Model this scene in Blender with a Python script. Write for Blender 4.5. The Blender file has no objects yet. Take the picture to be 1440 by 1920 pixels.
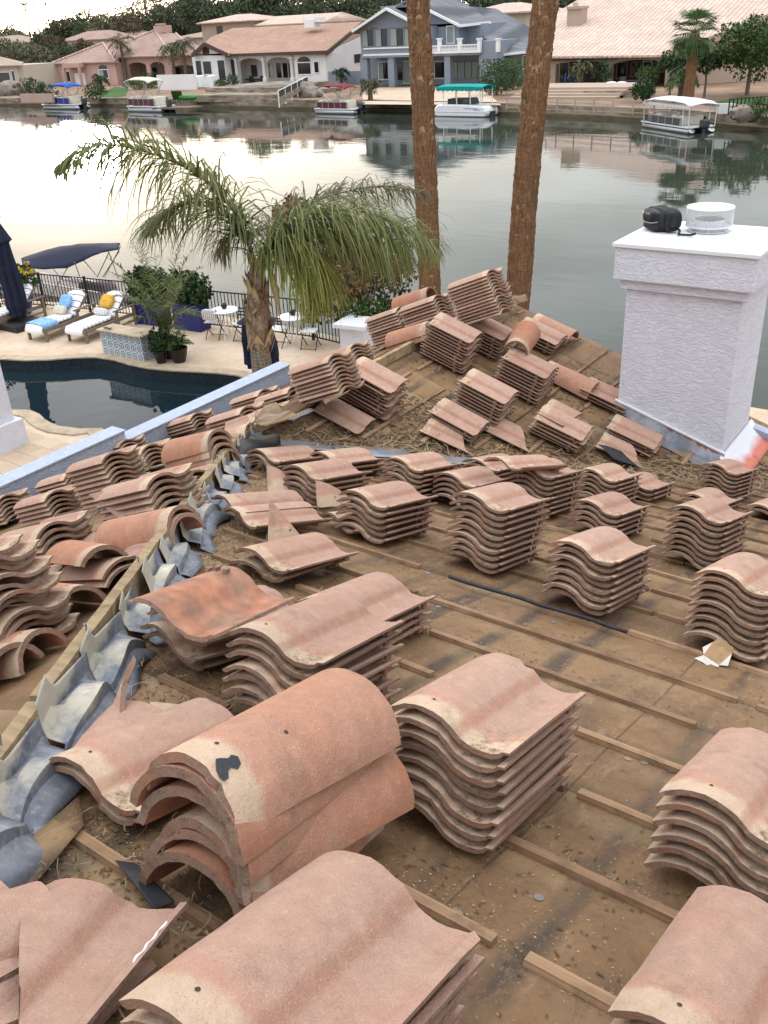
import bpy, bmesh, math, random
from mathutils import Vector, Matrix, noise
R = math.radians
rnd = random.Random(7)
SC = bpy.context.scene
COL = SC.collection

# ---------------------------------------------------------------- camera
FPX, T = 1716.0, 0.31255
FW = Vector((0.71492693, 0.5167157, -0.47104603))
RT = Vector((0.56485965, -0.82387889, -0.04644511))
UP = Vector((0.4120838, 0.23287004, 0.88088506))
CAM = Vector((0.65037, 0.67617, 1.11229))
cd = bpy.data.cameras.new('camera'); co = bpy.data.objects.new('camera', cd); COL.objects.link(co)
cd.sensor_fit = 'HORIZONTAL'; cd.sensor_width = 36; cd.lens = 36*FPX/1440
cd.clip_start = .05; cd.clip_end = 3000
m = Matrix((RT, UP, -FW)).transposed().to_4x4(); m.translation = CAM; co.matrix_world = m
SC.camera = co
SC.render.engine = 'CYCLES'
SC.view_settings.view_transform = 'Standard'; SC.view_settings.look = 'None'
SC.view_settings.gamma = 1; SC.view_settings.use_curve_mapping = False
SC.view_settings.exposure = 0.3
# ---------------------------------------------------------------- sky
SUN_AZ, SUN_EL = 53.0, 4.5
w = bpy.data.worlds.new('World'); SC.world = w; w.use_nodes = True
nt = w.node_tree; nt.nodes.clear()
def wn(t, **k):
    n = nt.nodes.new(t)
    for a, b in k.items(): setattr(n, a, b)
    return n
wl = nt.links.new
out = wn('ShaderNodeOutputWorld')
sky = wn('ShaderNodeTexSky', sky_type='NISHITA', sun_disc=False)
sky.sun_elevation = R(SUN_EL); sky.sun_rotation = R(90-SUN_AZ); sky.altitude = 300; sky.dust_density = 1.0
bg1 = wn('ShaderNodeBackground'); bg1.inputs[1].default_value = 0.05; wl(sky.outputs[0], bg1.inputs[0])
tc = wn('ShaderNodeTexCoord'); sep = wn('ShaderNodeSeparateXYZ'); wl(tc.outputs['Generated'], sep.inputs[0])
sd = Vector((math.cos(R(SUN_AZ))*math.cos(R(4)), math.sin(R(SUN_AZ))*math.cos(R(4)), math.sin(R(4))))
dot = wn('ShaderNodeVectorMath', operation='DOT_PRODUCT'); dot.inputs[1].default_value = sd; wl(tc.outputs['Generated'], dot.inputs[0])
def wm(op, a, b=None, c=None):
    n = wn('ShaderNodeMath', operation=op)
    for i, v in enumerate((a, b, c)):
        if v is None: continue
        if isinstance(v, (int, float)): n.inputs[i].default_value = v
        else: wl(v, n.inputs[i])
    return n.outputs[0]
dp = wm('MAXIMUM', dot.outputs['Value'], 0.0)
g1 = wm('MULTIPLY', wm('POWER', dp, 400.0), 2.5)
g2 = 0
g3 = wm('MULTIPLY', wm('POWER', dp, 2.0), .12)
ze = wm('MAXIMUM', sep.outputs[2], 0.0)
g2 = wm('MULTIPLY', wm('MULTIPLY', wm('POWER', dp, 12.0), wm('POWER', wm('SUBTRACT', 1.0, ze), 12.0)), 4.2)
low = wm('MULTIPLY', wm('POWER', wm('SUBTRACT', 1.0, ze), 4.0), .10)
# soft broken high cloud
mp = wn('ShaderNodeMapping'); mp.inputs['Scale'].default_value = (1.3, 1.3, 5.5); wl(tc.outputs['Generated'], mp.inputs[0])
nz = wn('ShaderNodeTexNoise'); nz.inputs['Scale'].default_value = 2.4; nz.inputs['Detail'].default_value = 6; nz.inputs['Roughness'].default_value = .55
wl(mp.outputs[0], nz.inputs[0])
cr = wn('ShaderNodeMapRange'); cr.inputs[1].default_value = .35; cr.inputs[2].default_value = .7; cr.inputs[3].default_value = .72; cr.inputs[4].default_value = 1.3
wl(nz.outputs[0], cr.inputs[0])
base = wm('MULTIPLY', wm('ADD', wm('ADD', wm('MULTIPLY', wm('MULTIPLY', ze, ze), 2.0), wm('ADD', 0.66, low)), g3), cr.outputs[0])
def emit(col, s):
    b = wn('ShaderNodeBackground'); b.inputs[0].default_value = (*col, 1); wl(s, b.inputs[1]); return b.outputs[0]
def add(a, b):
    n = wn('ShaderNodeAddShader'); wl(a, n.inputs[0]); wl(b, n.inputs[1]); return n.outputs[0]
s = add(emit((.93, .955, 1.0), base), emit((1, .88, .68), g1)); s = add(s, emit((1, .93, .80), g2)); s = add(s, bg1.outputs[0])
wl(s, out.inputs[0])
sl = bpy.data.lights.new('sun', 'SUN'); so = bpy.data.objects.new('sun', sl); COL.objects.link(so)
sl.energy = 0.55; sl.angle = R(7); sl.color = (1, .90, .78)
so.rotation_euler = Vector((math.cos(R(SUN_AZ)), math.sin(R(SUN_AZ)), math.tan(R(SUN_EL)))).to_track_quat('Z', 'Y').to_euler()

# ---------------------------------------------------------------- rays from photo pixels to real surfaces
RW = 5.31066; TL = T/.76
def ray(px, py): return FW*FPX + RT*(px-720) - UP*(py-960)
def hit(px, py, n, c):
    d = ray(px, py); n = Vector(n); return CAM + d*((c - n.dot(CAM))/n.dot(d))
def onM(px, py, h=0): return hit(px, py, (T, 0, 1), h)
def onL(px, py, h=0): return hit(px, py, (0, TL, 1), -T*RW+TL*RW+h)
def onW(px, py, h=0): return hit(px, py, (0, -T, 1), -2*T*RW+h)
def onz(px, py, z): return hit(px, py, (0, 0, 1), z)
def onx(px, py, x): return hit(px, py, (1, 0, 0), x)
def ony(px, py, y): return hit(px, py, (0, 1, 0), y)
def proj(P):
    d = Vector(P)-CAM; D = d.dot(FW); return 720+FPX*d.dot(RT)/D, 960-FPX*d.dot(UP)/D
def zM(x): return -T*x
def zL(y): return -T*RW - TL*(y-RW)
def zW(y): return -T*RW - T*(RW-y)
ZP = CAM.z-7.2; ZW = ZP-.9       # patio level, lake level

# ---------------------------------------------------------------- mesh builder
class MB:
    def __init__(s): s.v=[]; s.f=[]; s.m=[]
    def add(s, vs, fs, mi=0):
        o=len(s.v); s.v+= [tuple(v) for v in vs]; s.f+=[tuple(i+o for i in f) for f in fs]; s.m+=[mi]*len(fs); return s
    def box(s, a, b, mi=0, M=None):
        vs=[Vector((x,y,z)) for x in (a[0],b[0]) for y in (a[1],b[1]) for z in (a[2],b[2])]
        if M: vs=[M@v for v in vs]
        return s.add(vs, [(0,1,3,2),(4,6,7,5),(0,4,5,1),(2,3,7,6),(0,2,6,4),(1,5,7,3)], mi)
    def cbox(s, c, d, mi=0, M=None):
        return s.box([c[i]-d[i]/2 for i in range(3)],[c[i]+d[i]/2 for i in range(3)],mi,M)
    def bar(s, p, q, w, h, mi=0, up=(0,0,1)):
        p=Vector(p); q=Vector(q); d=(q-p); L=d.length
        if L<1e-6: return s
        d/=L; u=Vector(up); x=d.cross(u)
        if x.length<1e-4: x=d.cross(Vector((1,0,0)))
        x.normalize(); z=x.cross(d)
        M=Matrix((x,d,z)).transposed().to_4x4(); M.translation=p
        return s.box((-w/2,0,-h/2),(w/2,L,h/2),mi,M)
    def tube(s, pts, r, n=8, mi=0, cap=True):
        pts=[Vector(p) for p in pts]; rs=r if isinstance(r,(list,tuple)) else [r]*len(pts)
        o=[]; prev=None
        for i,p in enumerate(pts):
            d=(pts[min(i+1,len(pts)-1)]-pts[max(i-1,0)]).normalized()
            x=prev if prev else (d.cross(Vector((0,0,1))) if abs(d.z)<.95 else d.cross(Vector((1,0,0))))
            x=(x-d*x.dot(d)).normalized(); prev=x; y=d.cross(x)
            o+=[p+(x*math.cos(2*math.pi*k/n)+y*math.sin(2*math.pi*k/n))*rs[i] for k in range(n)]
        fs=[(i*n+k,i*n+(k+1)%n,(i+1)*n+(k+1)%n,(i+1)*n+k) for i in range(len(pts)-1) for k in range(n)]
        if cap: fs+=[tuple(range(n))[::-1], tuple(range((len(pts)-1)*n,len(pts)*n))]
        return s.add(o,fs,mi)
    def lathe(s, prof, c=(0,0,0), n=20, mi=0, M=None):
        c=Vector(c); vs=[c+Vector((r*math.cos(2*math.pi*k/n), r*math.sin(2*math.pi*k/n), z)) for r,z in prof for k in range(n)]
        if M: vs=[M@v for v in vs]
        fs=[(i*n+k,i*n+(k+1)%n,(i+1)*n+(k+1)%n,(i+1)*n+k) for i in range(len(prof)-1) for k in range(n)]
        return s.add(vs,fs,mi)
    def prism(s, poly, z0, z1, mi=0, M=None):
        n=len(poly); vs=[Vector((x,y,z0)) for x,y in poly]+[Vector((x,y,z1)) for x,y in poly]
        if M: vs=[M@v for v in vs]
        return s.add(vs,[tuple(range(n))[::-1],tuple(range(n,2*n))]+[(i,(i+1)%n,n+(i+1)%n,n+i) for i in range(n)],mi)
    def slab(s, pts, th, mi=0):
        # polygon in space given thickness downwards
        n=len(pts); a=[Vector(p) for p in pts]; b=[p-Vector((0,0,th)) for p in a]
        return s.add(a+b,[tuple(range(n)),tuple(range(n,2*n))[::-1]]+[(i,n+i,n+(i+1)%n,(i+1)%n) for i in range(n)],mi)
    def quad(s, a,b,c,d, mi=0): return s.add([a,b,c,d],[(0,1,2,3)],mi)
    def grid(s, fn, nu, nv, mi=0):
        vs=[fn(i/nu,j/nv) for i in range(nu+1) for j in range(nv+1)]
        fs=[(i*(nv+1)+j,(i+1)*(nv+1)+j,(i+1)*(nv+1)+j+1,i*(nv+1)+j+1) for i in range(nu) for j in range(nv)]
        return s.add(vs,fs,mi)
    def mesh(s, name, mats, smooth=None, fix=True):
        me=bpy.data.meshes.new(name); me.from_pydata(s.v,[],s.f)
        if not isinstance(mats,(list,tuple)): mats=[mats]
        for m_ in mats: me.materials.append(m_)
        me.polygons.foreach_set('material_index', s.m)
        if fix:
            b=bmesh.new(); b.from_mesh(me); bmesh.ops.recalc_face_normals(b,faces=b.faces); b.to_mesh(me); b.free()
        if smooth is not None:
            me.shade_smooth(); me.set_sharp_from_angle(angle=R(smooth))
        me.update(); return me
    def build(s, name, mats, parent=None, smooth=None, fix=True):
        return link(name, s.mesh(name, mats, smooth, fix), parent)
def link(name, me, parent=None):
    o=bpy.data.objects.new(name, me); COL.objects.link(o)
    if parent: o.parent=parent
    return o
def tag(o, label, cat, group=None):
    o['label']=label; o['category']=cat
    if group: o['group']=group
    return o
def struct(o): o['kind']='structure'; return o
def stuff(o): o['kind']='stuff'; return o
def thing(name, label, cat, loc=(0,0,0), rz=0, group=None):
    o=bpy.data.objects.new(name,None); COL.objects.link(o); o.location=loc; o.rotation_euler=(0,0,rz)
    o.empty_display_size=.2
    return tag(o,label,cat,group)

# ---------------------------------------------------------------- materials
def mat(name, col, rough=.8, var=.15, scale=6, bump=0, bscale=40, metal=0, spec=.35, coord='Object', col2=None, cs=None, cth=(.45,.6), objvar=0, detail=5, stretch=(1,1,1), trans=0):
    m=bpy.data.materials.new(name); m.use_nodes=True; n=m.node_tree; L=n.links.new
    b=n.nodes['Principled BSDF']; b.inputs['Roughness'].default_value=rough; b.inputs['Metallic'].default_value=metal
    b.inputs['Specular IOR Level'].default_value=spec
    if trans: b.inputs['Transmission Weight'].default_value=trans
    tc=n.nodes.new('ShaderNodeTexCoord'); mp=n.nodes.new('ShaderNodeMapping'); mp.inputs['Scale'].default_value=stretch; L(tc.outputs[coord],mp.inputs[0])
    t=n.nodes.new('ShaderNodeTexNoise'); t.inputs['Scale'].default_value=scale; t.inputs['Detail'].default_value=detail; L(mp.outputs[0],t.inputs[0])
    mr=n.nodes.new('ShaderNodeMapRange'); mr.inputs[1].default_value=.3; mr.inputs[2].default_value=.7; mr.inputs[3].default_value=1-var; mr.inputs[4].default_value=1+var
    L(t.outputs[0],mr.inputs[0])
    c=n.nodes.new('ShaderNodeMix'); c.data_type='RGBA'; c.inputs[6].default_value=(*col,1); c.inputs[7].default_value=(*(col2 or col),1)
    t2=n.nodes.new('ShaderNodeTexNoise'); t2.inputs['Scale'].default_value=cs or scale*.35; t2.inputs['Detail'].default_value=4; L(mp.outputs[0],t2.inputs[0])
    m2=n.nodes.new('ShaderNodeMapRange'); m2.inputs[1].default_value=cth[0]; m2.inputs[2].default_value=cth[1]; L(t2.outputs[0],m2.inputs[0]); L(m2.outputs[0],c.inputs[0])
    v=n.nodes.new('ShaderNodeVectorMath'); v.operation='SCALE'; L(c.outputs[2],v.inputs[0]); L(mr.outputs[0],v.inputs['Scale'])
    o=v.outputs[0]
    if objvar:
        oi=n.nodes.new('ShaderNodeObjectInfo'); r=n.nodes.new('ShaderNodeMapRange'); r.inputs[3].default_value=1-objvar; r.inputs[4].default_value=1+objvar; L(oi.outputs['Random'],r.inputs[0])
        v2=n.nodes.new('ShaderNodeVectorMath'); v2.operation='SCALE'; L(o,v2.inputs[0]); L(r.outputs[0],v2.inputs['Scale']); o=v2.outputs[0]
    L(o,b.inputs['Base Color'])
    if bump:
        t3=n.nodes.new('ShaderNodeTexNoise'); t3.inputs['Scale'].default_value=bscale; t3.inputs['Detail'].default_value=6; L(mp.outputs[0],t3.inputs[0])
        bp=n.nodes.new('ShaderNodeBump'); bp.inputs['Strength'].default_value=1; bp.inputs['Distance'].default_value=bump; L(t3.outputs[0],bp.inputs['Height']); L(bp.outputs[0],b.inputs['Normal'])
    return m
class NB:   # tiny node helper for hand made materials
    def __init__(s,name):
        s.m=bpy.data.materials.new(name); s.m.use_nodes=True; s.n=s.m.node_tree; s.b=s.n.nodes['Principled BSDF']; s.tc=s.N('ShaderNodeTexCoord')
    def N(s,t,**k):
        n=s.n.nodes.new(t)
        for a,b in k.items(): setattr(n,a,b)
        return n
    def L(s,a,b): s.n.links.new(a,b)
    def setin(s,n,i,v):
        if isinstance(v,(int,float)): n.inputs[i].default_value=v
        elif isinstance(v,(tuple,list)): n.inputs[i].default_value=(*v,1) if len(v)==3 and n.inputs[i].type=='RGBA' else v
        else: s.L(v,n.inputs[i])
    def mth(s,op,a,b=None,c=None,clamp=False):
        n=s.N('ShaderNodeMath',operation=op,use_clamp=clamp)
        for i,v in enumerate((a,b,c)):
            if v is not None: s.setin(n,i,v)
        return n.outputs[0]
    def mapr(s,v,a,b,c=0,d=1):
        n=s.N('ShaderNodeMapRange'); s.setin(n,0,v)
        for i,x in enumerate((a,b,c,d)): n.inputs[i+1].default_value=x
        return n.outputs[0]
    def mix(s,f,a,b,blend='MIX'):
        n=s.N('ShaderNodeMix',data_type='RGBA',blend_type=blend); s.setin(n,0,f); s.setin(n,6,a); s.setin(n,7,b); return n.outputs[2]
    def scale(s,c,f):
        n=s.N('ShaderNodeVectorMath',operation='SCALE'); s.setin(n,0,c); s.setin(n,'Scale',f); return n.outputs[0]
    def mapping(s,vec,sc=(1,1,1),rot=(0,0,0),loc=(0,0,0)):
        n=s.N('ShaderNodeMapping'); s.L(vec,n.inputs[0]); n.inputs['Scale'].default_value=sc; n.inputs['Rotation'].default_value=rot; n.inputs['Location'].default_value=loc; return n.outputs[0]
    def noise(s,vec,scale,detail=4,rough=.5,dist=0):
        n=s.N('ShaderNodeTexNoise'); s.L(vec,n.inputs[0]); n.inputs['Scale'].default_value=scale; n.inputs['Detail'].default_value=detail; n.inputs['Roughness'].default_value=rough; n.inputs['Distortion'].default_value=dist; return n.outputs[0]
    def vor(s,vec,scale,feature='F1',out='Distance'):
        n=s.N('ShaderNodeTexVoronoi',feature=feature); s.L(vec,n.inputs[0]); n.inputs['Scale'].default_value=scale; return n.outputs[out]
    def bump(s,h,dist,nrm=None):
        n=s.N('ShaderNodeBump'); n.inputs['Distance'].default_value=dist; s.L(h,n.inputs['Height'])
        if nrm: s.L(nrm,n.inputs['Normal'])
        return n.outputs[0]
    def rnd(s): return s.N('ShaderNodeObjectInfo').outputs['Random']
    def fin(s,col=None,rough=None,nrm=None,spec=.3,metal=0):
        if col is not None: s.setin(s.b,'Base Color',col)
        if rough is not None: s.setin(s.b,'Roughness',rough)
        if nrm: s.L(nrm,s.b.inputs['Normal'])
        s.b.inputs['Specular IOR Level'].default_value=spec; s.b.inputs['Metallic'].default_value=metal
        return s.m

def tile_top(name, kind='s'):
    n=NB(name); o=n.tc.outputs['Object']; sp=n.N('ShaderNodeSeparateXYZ'); n.L(o,sp.inputs[0]); x,y=sp.outputs[0],sp.outputs[1]
    rv=n.rnd(); off=n.N('ShaderNodeVectorMath',operation='ADD'); n.L(o,off.inputs[0])
    cx=n.N('ShaderNodeCombineXYZ'); n.L(n.mth('MULTIPLY',rv,37.0),cx.inputs[0]); n.L(cx.outputs[0],off.inputs[1]); ov=off.outputs[0]
    big=n.noise(ov,7,4,.6); med=n.noise(ov,26,4,.6); fine=n.noise(ov,300,4,.75)
    if kind=='s': a,b_=(.43,.275,.21),(.435,.255,.19)
    else: a,b_=(.42,.205,.13),(.43,.18,.10)
    c=n.mix(n.mapr(big,.35,.65),a,b_)
    c=n.mix(n.mth('MULTIPLY',n.mapr(rv,.0,1.0),.5),c,(.37,.245,.185))
    # unweathered head: cream cement band with a rosy transition
    yy=n.mth('ADD',y,n.mth('MULTIPLY',n.mth('SUBTRACT',big,.5),.05)); yy=n.mth('ADD',yy,n.mth('MULTIPLY',n.mth('SUBTRACT',n.noise(ov,18,3),.5),.03))
    c=n.mix(n.mapr(yy,.13,.08,0,.5),c,(.48,.25,.17))
    c=n.mix(n.mapr(yy,.078,.055,0,.85),c,(.53,.40,.285))
    if kind=='s':   # darker reddish strip along the step between barrel and pan
        d=n.mth('ABSOLUTE',n.mth('SUBTRACT',x,.189)); c=n.mix(n.mapr(d,.018,.006,0,.55),c,(.33,.155,.10))
        dirt=n.mth('MULTIPLY',n.mapr(n.noise(ov,38,5,.7),.47,.62),n.mth('MULTIPLY',n.mapr(x,.20,.22),n.mapr(yy,.16,.03)))
        dirt=n.mth('MULTIPLY',dirt,n.mapr(x,.31,.285)); c=n.mix(n.mth('MULTIPLY',dirt,.85),c,(.13,.085,.045))
    c=n.mix(n.mapr(n.noise(ov,13,5,.65),.56,.72,0,.22),c,(.47,.35,.26)); c=n.mix(n.mapr(n.noise(ov,9,6,.75),.54,.66,0,.45),c,(.25,.165,.12))
    c=n.mix(n.mapr(n.vor(ov,120),.0,.06,.55,0),c,(.62,.50,.42))
    c=n.mix(n.mapr(fine,.57,.68,0,.6),c,(.62,.50,.42)); c=n.mix(n.mapr(fine,.43,.32,0,.65),c,(.17,.09,.06))
    c=n.scale(c,n.mapr(med,.3,.7,.9,1.08)); c=n.scale(c,n.mapr(rv,0,1,.88,1.1))
    h=n.mth('ADD',n.mth('MULTIPLY',fine,.6),n.mth('MULTIPLY',n.noise(ov,110,3),.7))
    return n.fin(c,.93,n.bump(h,.0035),.2)
def tile_raw(name):
    n=NB(name); o=n.tc.outputs['Object']; sp=n.N('ShaderNodeSeparateXYZ'); n.L(o,sp.inputs[0]); rv=n.rnd()
    off=n.N('ShaderNodeVectorMath',operation='ADD'); n.L(o,off.inputs[0]); cx=n.N('ShaderNodeCombineXYZ'); n.L(n.mth('MULTIPLY',rv,37.0),cx.inputs[1]); n.L(cx.outputs[0],off.inputs[1]); ov=off.outputs[0]
    c=n.mix(n.mapr(n.noise(ov,22,5,.65),.38,.62),(.28,.165,.12),(.245,.175,.125))  # raw concrete brown, darkened to paint contact shade into the stack gaps
    c=n.mix(n.mapr(n.noise(ov,60,5,.7),.5,.68,0,.7),c,(.11,.07,.05)); c=n.mix(n.mapr(n.noise(ov,9,4),.52,.64,0,.6),c,(.31,.145,.085))
    c=n.mix(n.mapr(n.noise(ov,300,2,.6),.6,.7,0,.4),c,(.5,.4,.32)); c=n.scale(c,n.mapr(rv,0,1,.82,1.15))
    h=n.mth('ADD',n.noise(ov,240,4,.7),n.mth('MULTIPLY',n.noise(ov,70,4,.6),1.2))
    return n.fin(c,.95,n.bump(h,.004),.15)
M_TILE=tile_top('tile_coat'); M_CAP=tile_top('cap_coat','c'); M_RAW=tile_raw('tile_concrete')
M_HOLE=mat('nail_hole',(.05,.035,.03),.9); M_TAR=mat('black_mastic',(.02,.022,.026),.45,bump=.004,bscale=60)
M_UNDER=mat('tile_underside',(.33,.15,.09),.95,.25,18,bump=.002,bscale=150,col2=(.25,.14,.095),objvar=.15)
def felt():
    n=NB('roof_felt'); o=n.tc.outputs['Object']; sp=n.N('ShaderNodeSeparateXYZ'); n.L(o,sp.inputs[0]); x,y=sp.outputs[0],sp.outputs[1]
    b1=n.noise(o,1.1,5,.6); b2=n.noise(o,5.5,6,.65); f=n.noise(o,60,5,.7)
    c=n.mix(n.mapr(b1,.36,.62),(.148,.083,.042),(.24,.142,.070))
    c=n.mix(n.mapr(b2,.45,.66,0,.6),c,(.27,.165,.085))
    c=n.mix(n.mapr(n.noise(o,2.3,5,.7),.55,.68,0,.55),c,(.075,.052,.034))
    # run-off streaks down the slope, one per tile channel
    st=n.mth('SINE',n.mth('MULTIPLY',n.mth('ADD',y,n.mth('MULTIPLY',n.noise(o,3,3),.10)),2*math.pi/.29))
    stm=n.mth('MULTIPLY',n.mapr(st,.55,.98),n.mapr(n.noise(n.mapping(o,(.8,5,1)),1.0,4,.6),.40,.56,0,.85))
    c=n.mix(stm,c,(.06,.045,.036))
    # dark bands where silt lay behind the battens
    fx=n.mth('FRACT',n.mth('DIVIDE',n.mth('SUBTRACT',x,.0877),.33)); bd=n.mth('MULTIPLY',n.mapr(fx,.30,.0),n.mapr(n.noise(o,2.1,4),.42,.58,0,.8))
    c=n.mix(bd,c,(.075,.052,.035))
    pale=n.mth('MULTIPLY',n.mapr(fx,.55,.95),n.mapr(n.noise(o,3.1,4),.45,.62,0,.6)); c=n.mix(pale,c,(.32,.225,.125))
    # felt laps
    lp=n.mth('ABSOLUTE',n.mth('SUBTRACT',n.mth('FRACT',n.mth('DIVIDE',n.mth('ADD',y,n.mth('MULTIPLY',n.noise(o,1.5,2),.03)),.93)),.5)); c=n.mix(n.mapr(lp,.006,.002,0,.6),c,(.05,.035,.025))
    c=n.mix(n.mapr(n.noise(o,16,6,.75),.54,.66,0,.45),c,(.07,.045,.028)); c=n.mix(n.mapr(n.noise(n.mapping(o,(1,3,1),(0,0,.3)),7,6,.7),.56,.66,0,.5),c,(.30,.20,.12)); c=n.mix(n.mapr(f,.60,.72,0,.5),c,(.34,.25,.15)); c=n.mix(n.mapr(f,.40,.30,0,.5),c,(.07,.045,.03))
    c=n.mix(n.mapr(n.vor(o,75),.0,.10,.6,0),c,(.44,.34,.21))
    h=n.mth('ADD',n.mth('MULTIPLY',b2,3.0),n.mth('MULTIPLY',f,.8))
    return n.fin(c,n.mapr(b2,.4,.6,.62,.9),n.bump(h,.006),.3)
M_FELT=felt()
def wood(name,a,b_,c_):
    n=NB(name); o=n.tc.outputs['Object']; g=n.mapping(o,(30,1.6,30)); rv=n.rnd()
    c=n.mix(n.mapr(n.noise(g,1,5,.6),.35,.65),a,b_); c=n.mix(n.mapr(n.noise(o,6,5,.65),.5,.66,0,.8),c,c_); c=n.scale(c,n.mapr(rv,0,1,.75,1.2))
    return n.fin(c,.85,n.bump(n.noise(g,2.5,4),.004),.2)
M_BAT=wood('batten_wood',(.34,.215,.125),(.20,.12,.07),(.09,.055,.035))
M_HIPW=wood('hip_board_wood',(.40,.30,.17),(.27,.19,.11),(.15,.105,.065))
def galv():
    n=NB('galvanised_steel'); o=n.tc.outputs['Object']; sp=n.N('ShaderNodeSeparateXYZ'); n.L(o,sp.inputs[0])
    c=n.mix(n.mapr(n.noise(o,14,5,.6),.35,.65),(.095,.108,.135),(.19,.205,.235)); c=n.mix(n.mapr(n.noise(o,55,4,.7),.55,.7,0,.5),c,(.34,.34,.33))
    k=n.mth('ADD',sp.outputs[2],n.mth('MULTIPLY',n.mth('SUBTRACT',n.noise(o,9,5,.7),.5),.12))
    c=n.mix(n.mapr(k,.062,.09,0,.85),c,(.42,.38,.30)); c=n.mix(n.mapr(n.noise(o,26,5,.75),.55,.7,0,.6),c,(.20,.17,.13))
    return n.fin(c,n.mapr(n.noise(o,20,4),.3,.7,.5,.7),n.bump(n.noise(o,30,4),.003),.4,.12)
M_GALV=galv()
M_STRAW=mat('dead_frond_straw',(.27,.195,.115),.9,.3,20,objvar=.1); M_CHIP=mat('wood_chips',(.48,.35,.20),.9,.4,30)
M_LITTER=mat('dark_leaf_litter',(.10,.065,.035),.95,.4,30)
def stucco(name,col,bs=.010,sc=26):
    n=NB(name); o=n.tc.outputs['Object']; w_=n.noise(o,6,3,.5)
    v=n.noise(n.mapping(o,(1,1,2.2)),sc,6,.62,1.6); rid=n.mapr(v,.42,.60); f=n.noise(o,180,3,.6)
    c=n.scale(n.mix(n.mapr(w_,.3,.7),col,tuple(q*.93 for q in col)),n.mapr(f,.3,.7,.94,1.05)); c=n.mix(n.mapr(v,.40,.34,0,.12),c,tuple(q*.7 for q in col))  # hollows of the relief mixed darker, crevice shade painted into the colour
    return n.fin(c,.85,n.bump(n.mth('ADD',rid,n.mth('MULTIPLY',f,.12)),bs),.25)
M_STUC=stucco('stucco_lavender_white',(.72,.715,.785),.0042,13); M_STUCB=stucco('stucco_pale_blue',(.44,.49,.60),.005,20)
M_WHITE=mat('white_paint',(.74,.74,.76),.45,.03,3,bump=.0006,bscale=30)
# ================================================================ the near house: stripped roof, battens, hip, flashing, walls
def HV(u): return RW-.756*(RW-u)
XE=9.61
house=thing('house','near house with its roof stripped to brown felt, battens and loose clay tiles laid out','house',(0,0,0))
MB().slab([(-1.2,HV(-1.2),zM(-1.2)),(-1.2,-5,zM(-1.2)),(XE,-5,zM(XE)),(XE,2*RW-XE,zM(XE)),(RW,RW,zM(RW))],.05).build('roof_slope',M_FELT,house)
MB().slab([(-1.2,HV(-1.2),zM(-1.2)),(RW,RW,zM(RW)),(XE,RW,zM(RW)),(XE,7.3,zL(7.3)),(-1.2,7.3,zL(7.3))],.05).build('roof_slope',M_FELT,house)
MB().slab([(RW,RW,zM(RW)),(XE,2*RW-XE,zM(XE)),(XE,RW,zM(RW))],.05).build('roof_slope',M_FELT,house)
# walls under the roof
wb=MB()
wb.box((-1.1,-4.9,ZP),(9.3,-4.75,-3.2)); wb.box((9.2,-4.9,ZP),(9.35,7.2,-3.2)); wb.box((-1.1,7.05,ZP),(9.3,7.2,-2.6)); wb.prism([(1.1,-2.8),(5.3,-1.76),(7.2,-2.55),(7.2,-3.3),(1.1,-3.3)],0,.12,0,Matrix(((0,0,1,9.22),(1,0,0,0),(0,1,0,0),(0,0,0,1))))
wb.build('wall',M_STUCB,house)
MB().box((XE-.03,-5,-3.25),(XE+.02,1.0,-3.02)).build('fascia',M_STUCB,house)
# parapet of the lower wall beyond the eave
par=thing('parapet_wall','pale blue stucco parapet wall running beyond the left eave above the pool','wall',(-1,7.42,ZP))
def pb(n,a,b,mt): MB().box(a,b).build(n,mt,par)
pb('wall_panel',(0,0,0),(6.82,.17,-2.215-ZP),M_STUCB); pb('coping',(-.01,-.012,-2.213-ZP),(6.83,.182,-2.198-ZP),M_STUCB)
pb('wall_panel',(6.842,.03,0),(9.3,.19,-2.335-ZP),M_STUCB); pb('coping',(6.845,.015,-2.333-ZP),(9.31,.205,-2.318-ZP),M_STUCB)
# ---- battens
def v_at(px,u):
    a,b=-6,8
    for _ in range(40):
        c=(a+b)/2
        if (Vector((u,c,zM(u)))-CAM).dot(FW)<.05: a=c; continue
        if proj((u,c,zM(u)))[0]>px: a=c
        else: b=c
    return (a+b)/2
def batten(p,q,wd=.031,ht=.017,nrm=(T,0,1)):
    p=Vector(p); q=Vector(q); d=(q-p); L=d.length
    if L<.05: return
    d.normalize(); nz=Vector(nrm).normalized(); x=d.cross(nz).normalized()
    n=max(2,int(L/.5)); mb=MB(); sd=rnd.random()*50
    def f(i,j):
        t_=i*L; c=[(-wd/2,0),(wd/2,0),(wd/2,ht),(-wd/2,ht)][int(round(j*4))%4]
        w_=noise.noise(Vector((t_*3+sd,c[0]*20,c[1]*30)))*.0035
        return Vector((c[0]+w_,t_,c[1]+w_*.5))
    mb.grid(f,n,4); k=len(mb.v); mb.add([mb.v[0],mb.v[1],mb.v[2],mb.v[3]],[(0,1,2,3)]); mb.add([mb.v[k-5],mb.v[k-4],mb.v[k-3],mb.v[k-2]],[(0,1,2,3)])
    o=mb.build('batten',M_BAT,house); M=Matrix((x,d,nz)).transposed().to_4x4(); M.translation=p+nz*.001; o.matrix_world=M
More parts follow.
